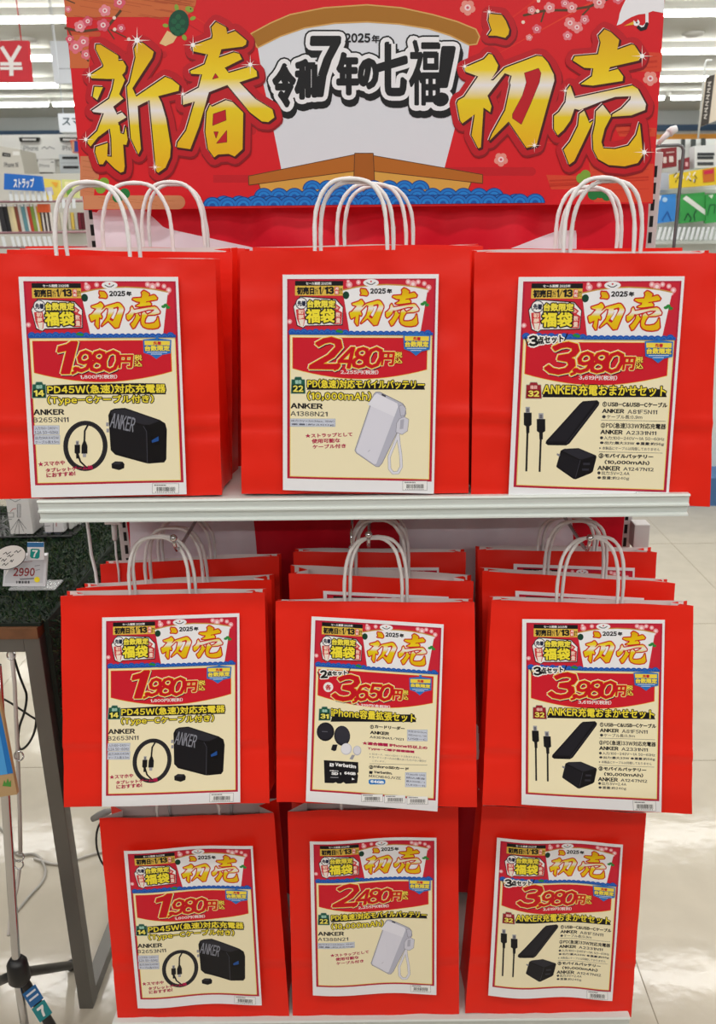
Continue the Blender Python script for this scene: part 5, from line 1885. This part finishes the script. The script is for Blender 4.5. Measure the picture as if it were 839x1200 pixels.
board('drawer_block', [(69, 181), (98, 182), (98, 206), (71, 206)], UY - 0.2, 0.18, (206, 214, 222), 'pale drawer block with two black labels, just left of the banner', 'drawers',
      lambda A: (A.poly(qd(73, 183.5, 91, 186.6), '2A2C30', 1), A.poly(qd(74, 194.5, 92, 197.6), '2A2C30', 1), A.line([(71, 191), (94, 191)], 0.5, 'A8B0B8', 1, False)))
board('tilted_card', [(44.5, 187), (64, 187), (65, 202), (42.5, 201.5)], UY - 0.25, 0.02, (238, 238, 238), 'small white card in front of the dark recess', 'card',
      lambda A: (A.text('iPhone', 46, 192, 58, 196, '8A8C92', 1, bold=0.05), A.line([(60, 190), (63, 190)], 1, '7A7C82', 1, False)))
board('small_poster', [(82, 164), (93, 164), (95, 180), (85, 179)], UY - 0.1, 0.01, (226, 110, 84), 'tiny orange and blue poster at the edge of the banner', 'poster', lambda A: (A.poly(qd(87, 165, 93, 178), '3A4A9A', 1), A.poly(qd(84.5, 166, 87, 178), 'F0B890', 1)))
# grey gondola end nearer than the wall unit
board('gondola_end', [(-20, 168), (23, 175), (29, 204), (29, 300), (-20, 300)], 6.6, 0.3, (214, 212, 204), 'pale grey gondola end with a phone name, at the left edge', 'shelving',
      lambda A: (A.poly([(3, 178.5), (12.5, 180), (12.5, 184), (2.5, 183)], '3A3A3A', 1), A.line([(5, 181), (11, 182)], 0.7, 'C8C8C4', 2, False), A.poly(qd(15, 177.5, 23, 182), 'F4F4F2', 1), A.text('Phone 16', 5, 190, 21.5, 196, '5A5C62', 1, bold=0.12)))

# peg rack full of straps
RY = 3.7
K2 = thing('strap_rack', 'peg rack of phone straps under the blue strap sign', 'rack', (P(50, 300, Y=RY).x, RY + 0.3, 0))
x0, x1 = P(-60, 250, Y=RY).x, P(180, 250, Y=RY).x
zt, zb2 = P(0, 204, Y=RY + 0.3).z, 0.0
MB().box((x0, RY + 0.30, zb2), (x1, RY + 0.34, zt)).build('back_panel', mat('rack_back', (206, 206, 200), rough=0.6), K2)
M_MAUVE = mat('mauve_rail', (150, 112, 118), rough=0.5)
for y_ in (236.5, 273, 290):
    p = P(0, y_, Y=RY - 0.01)
    m = MB().tube([(x0, RY - 0.01, p.z), (x1, RY - 0.01, p.z)], 0.005, 6)
    m.build('rail', M_MAUVE, K2)
MB().box((x0, RY - 0.05, 0), (x1, RY + 0.3, 0.18)).build('plinth', M_SHELF, K2)


def strapsign(A):
    A.text('ストラップ', 16, 208.5, 40, 220.5, 'F0F4F8', 1, bold=0.45)


board('strap_sign', [(5, 203), (48, 206.5), (51, 224), (4.5, 222)], RY - 0.05, 0.02, (22, 104, 196), 'blue sign with white kana at the head of the strap rack', 'sign', strapsign)
packs = [(-3, 3, (40, 40, 44), 'black'), (2.5, 8, (28, 28, 32), 'dark'), (8, 13, (226, 214, 176), 'cream'), (12.5, 16, (222, 206, 160), 'straw'), (16, 20, (134, 70, 54), 'brown'), (20.5, 24, (228, 228, 222), 'white'), (24.5, 28.5, (92, 140, 150), 'teal'),
         (28.8, 31, (232, 230, 226), 'narrow white'), (31, 35, (204, 70, 50), 'red'), (35.3, 39, (126, 150, 62), 'green'), (39.2, 41.6, (236, 234, 226), 'slim white'), (41.6, 46, (232, 186, 46), 'yellow')]
for i, (xa, xb, c, nm) in enumerate(packs):
    dx = 5.5
    m = slab([(xa - 1, 239.5), (xb - 1, 239), (xb + dx, 271.5), (xa + dx, 272)], RY + 0.005 * (i % 3), 0.02, 0)
    slab([(xa - 0.5, 239.5), (xb - 1.5, 239.3), (xb - 1, 242), (xa, 242)], RY + 0.005 * (i % 3) - 0.002, 0.002, 1, m)
    tag(m.build('strap_pack', [mat('strap_' + nm.replace(' ', '_'), c, rough=0.4), M_WHITE]), f'{nm} strap pack hanging from the upper rail of the strap rack', 'pack', 'strap packs on the upper rail')
for i, xa in enumerate((46.5, 51, 55.5)):
    m = slab([(xa - 3, 239), (xa + 1.2, 239), (xa + 2, 248.5), (xa - 2.5, 249)], RY - 0.004, 0.02, 0)
    slab([(xa, 249), (xa + 1.7, 249), (xa + 5, 271), (xa + 3.2, 271)], RY, 0.012, 1, m)
    slab([(xa + 2, 249), (xa + 3.6, 249), (xa + 6.8, 271), (xa + 5.2, 271)], RY, 0.012, 2, m)
    tag(m.build('strap_pack', [mat('strap_orange', (222, 92, 40), rough=0.4), mat('strap_dark', (62, 44, 42), rough=0.5), mat('strap_pale', (226, 220, 214), rough=0.5)]),
        ('first', 'second', 'third')[i] + ' of the three orange-topped strap packs next to the yellow pack', 'pack', 'orange-topped strap packs')
cs2 = [((214, 204, 186), 'beige'), ((226, 226, 216), 'chalk white'), ((150, 158, 120), 'olive'), ((206, 202, 190), 'stone'), ((226, 196, 96), 'mustard'), ((190, 190, 184), 'grey'), ((122, 34, 56), 'wine red'), ((96, 24, 40), 'deep maroon')]
for i, (c, nm) in enumerate(cs2):
    xa = 66 + 4.1 * i
    m = slab([(xa, 249), (xa + 3.4, 249), (xa + 5.4, 269), (xa + 2, 269)], RY + 0.25, 0.02, 0)
    tag(m.build('strap_pack', [mat('strap_' + nm.replace(' ', '_'), c, rough=0.4)]), f'{nm} strap pack in the short row beside the white bag handle', 'pack', 'strap packs behind the handle')
M_TAG = mat('tag_plastic', (226, 232, 236), rough=0.15, spec=0.8)
for row, (xs, ya, yb, dx, lb) in enumerate((([10 + 6.6 * k for k in range(8)], 224, 235.5, 1.5, 'under the blue strap sign'), ([66, 72, 78, 84], 233, 244, 1, 'right of the yellow card'), ([1, 12, 18, 25, 31, 37, 43, 49.5, 55, 61], 277, 289, 3, 'on the lower rail of the strap rack'))):
    for xa in xs:
        m = slab([(xa, ya), (xa + 3.6, ya), (xa + 3.6 + dx, yb), (xa + dx, yb)], RY - 0.04, 0.004, 0)
        tag(m.build('price_holder', [M_TAG]), 'clear price holder on a hook end ' + lb, 'price holder', 'clear price holders ' + lb)
board('yellow_card', [(51, 209), (70, 211), (72, 235), (54, 235)], RY + 0.1, 0.01, (238, 218, 96), 'yellow printed card right of the blue strap sign', 'card', lambda A: (A.poly([(53, 220), (61, 219), (63, 228), (56, 229)], 'C8C8DC', 1), A.poly([(60, 213), (68, 214), (66, 220)], 'F0B040', 2)))
board('green_card', [(72, 210), (92, 211), (93, 232), (74, 231)], RY + 0.14, 0.01, (214, 222, 150), 'pale green printed card next to the banner edge', 'card', lambda A: (A.poly([(77, 222), (84, 220), (86, 228), (79, 229)], '6AA84A', 1), A.poly([(76, 213), (86, 213), (86, 218), (76, 218)], 'F0ECC0', 1)))

# ------------------------------------------------------------------ the shop behind, right of the banner
QY = 4.6
K3 = thing('accessory_rack', 'tall pale rack of packed accessories right of the banner', 'rack', (P(810, 300, Y=QY).x, QY + 0.2, 0))
x0, x1 = P(700, 250, Y=QY).x, P(960, 250, Y=QY).x
zt = P(800, 163, Y=QY + 0.15).z
MB().box((x0, QY + 0.15, 0), (x1, QY + 0.2, zt)).build('back_panel', mat('rack_back_b', (222, 226, 222), rough=0.6), K3)
MB().box((x0, QY - 0.1, 0), (x1, QY + 0.15, 0.16)).build('plinth', mat('plinth_blue', (70, 110, 160), rough=0.5), K3)
for y_ in (224, 283):
    p = P(800, y_, Y=QY + 0.1)
    MB().box((x0, QY + 0.05, p.z - 0.012), (x1, QY + 0.15, p.z + 0.004)).build('rail', M_SHELF, K3)
for i, (x0_, y0_, x1_, y1_) in enumerate(((799.5, 163, 803, 173), (811, 163, 815.5, 174), (823, 162, 827, 172))):
    slab(qd(x0_, y0_, x1_, y1_), QY + 0.12, 0.02, 0).build('slot', mat('slot_dark', (54, 62, 60), rough=0.6), K3)
board('maroon_box', [(775, 174), (793, 172), (793, 195), (775, 197)], QY + 0.02, 0.08, (126, 28, 34), 'larger maroon package left of the grey wire bracket', 'package', lambda A: (A.poly(qd(777, 184, 781, 191), 'D8C8C4', 1), A.poly(qd(784, 183, 789, 190), 'D8C8C4', 1), A.line([(781, 179), (790, 178)], 1.4, 'C4A8A4', 1)), rough=0.4)
board('maroon_box', [(801, 186), (808, 184), (808, 198), (801, 199)], QY + 0.02, 0.08, (132, 34, 48), 'narrow maroon package right of the grey wire bracket', 'package', lambda A: A.poly(qd(803, 190, 806, 195), 'E0B0B8', 1))
board('phone_box', [(814, 171), (848, 169), (848, 196), (814, 197)], QY + 0.01, 0.08, (216, 220, 222), 'pale box with dark label bars above the yellow board', 'box', lambda A: (A.poly(qd(817, 179, 837, 182.4), '3A3E42', 1), A.poly(qd(817, 183.2, 836, 186.6), '3A3E42', 1), A.poly(qd(817, 190, 836, 193.6), '44484C', 1)))


def yellow(A):
    A.poly([(823, 199), (837, 196.5), (837, 212.5), (824, 214)], 'C86A2A', 1)
    A.poly([(825, 200.5), (836, 198.5), (836, 203), (825, 204.5)], 'C8284A', 2)
    r_ = random.Random(6)
    for k in range(16):
        x, y = r_.uniform(789, 819), r_.uniform(202, 215)
        A.line([(x, y), (x + r_.uniform(-3, 4), y - r_.uniform(2, 5))], 1.3, r_.choice(['E8E8E8', '3A3630', '6A5A20', 'F4F0DC']), 2 + k % 3)


board('yellow_board', [(785, 204.5), (848, 194), (848, 216), (785, 221)], QY - 0.06, 0.015, (226, 196, 36), 'yellow advertising board above the blue and green packs', 'sign', yellow)
board('grey_pouch', [(773, 203), (784, 202), (784, 221), (772, 222)], QY + 0.02, 0.05, (176, 184, 200), 'grey blister pack left of the yellow board', 'package', rough=0.3)
board('blue_pack', [(771, 229), (792, 227), (792, 259), (770, 262)], QY, 0.03, (60, 140, 222), 'bright blue hanging pack beside the steel upright', 'package', lambda A: (A.disc(779, 234, 3, 'A8D0F4', 1), A.poly([(772, 230), (775, 229), (773, 236)], 'E8F0F8', 1), A.line([(776, 258), (782, 248), (786, 258)], 1.6, '2460B0', 1)), rough=0.25)
for i, (xa, xb) in enumerate(((797, 826), (827, 850))):
    board('green_pack', [(xa, 228), (xb, 225), (xb, 259), (xa, 262)], QY - 0.01 * i, 0.03, (64, 168, 84), ('green hanging pack with a white diagonal strip, next to the blue pack', 'green hanging pack cut off by the right frame edge')[i], 'package',
          (lambda A: (A.poly([(800, 233), (804, 229), (828, 247), (826, 252)], 'EEF4F0', 1), A.line([(802, 258), (806, 250), (810, 256), (808, 260)], 1.2, '1A4A34', 2), A.line([(814, 258), (813, 252), (816, 246)], 1.2, '1A4A34', 2)),
           lambda A: (A.line([(829, 252), (832, 240), (838, 240), (837, 250)], 1.2, '1E6A3C', 2), A.poly([(830, 229), (836, 228), (834, 233)], 'D8F0DC', 1)))[i], rough=0.25)
for k in range(13):
    xa = 769 + 5.6 * k
    m = slab([(xa + 4, 266), (xa + 7, 266), (xa + 3, 281), (xa, 281)], QY - 0.08 - 0.01 * (k % 2), 0.004, 0)
    tag(m.build('price_holder', [M_TAG]), 'clear price holder in the slanting row under the blue and green packs', 'price holder', 'clear price holders under the blue and green packs')

# hanging sign with its clear rod
HY = 3.4
board('aisle_sign', [(828, 90), (866, 79), (866, 130), (820.5, 149)], HY, 0.012, (226, 216, 198), 'hanging aisle sign with a dark vertical strip at the upper right', 'sign',
      lambda A: (A.poly([(828, 90), (837.5, 87.2), (830.5, 144.6), (820.8, 148.6)], '4A4642', 1), [A.line([(829.5 - k * 0.95, 97 + 7.6 * k), (833 - k * 0.95, 96 + 7.6 * k), (829.5 - k * 0.95, 100.5 + 7.6 * k), (832.6 - k * 0.95, 101 + 7.6 * k)], 1.0, 'D8D4CC', 2) for k in range(6)]))
tag(MB().tube([P(834, 71, Y=HY - 0.01), P(828, 71, Y=HY - 0.01), P(826.5, 74, Y=HY - 0.01), P(818, 162, Y=HY - 0.01)], 0.004, 8).build('clear_rod', mat('rod_clear', (226, 230, 228), rough=0.2)), 'thin pale rod holding the hanging aisle sign', 'rod')

# wire bracket and white clip on the shelving's right upright
pts = [P(766, 172, Y=1.44), P(772, 171, Y=1.44), P(795, 170, Y=1.44), P(799, 171.5, Y=1.44), P(801, 176, Y=1.44), P(799.5, 192, Y=1.44), P(796, 225, Y=1.44), P(790, 284, Y=1.44), P(786, 320, Y=1.44)]
tag(MB().tube(pts, 0.0026, 10).build('wire_bracket', mat('wire_grey', (120, 120, 122), rough=0.35, metal=0.7)), 'bent grey wire bracket beside the right upright', 'bracket')
m = MB().tube([P(771, 169, Y=1.43), P(778, 161, Y=1.43), P(785, 155, Y=1.43)], [0.003, 0.004, 0.0055], 10).tube([P(784, 156, Y=1.43), P(788, 152.5, Y=1.43), P(793, 150.5, Y=1.43)], [0.007, 0.0062, 0.005], 10)
tag(m.build('plastic_clip', M_WHITE), 'white plastic clip sticking up beside the banner corner', 'clip')
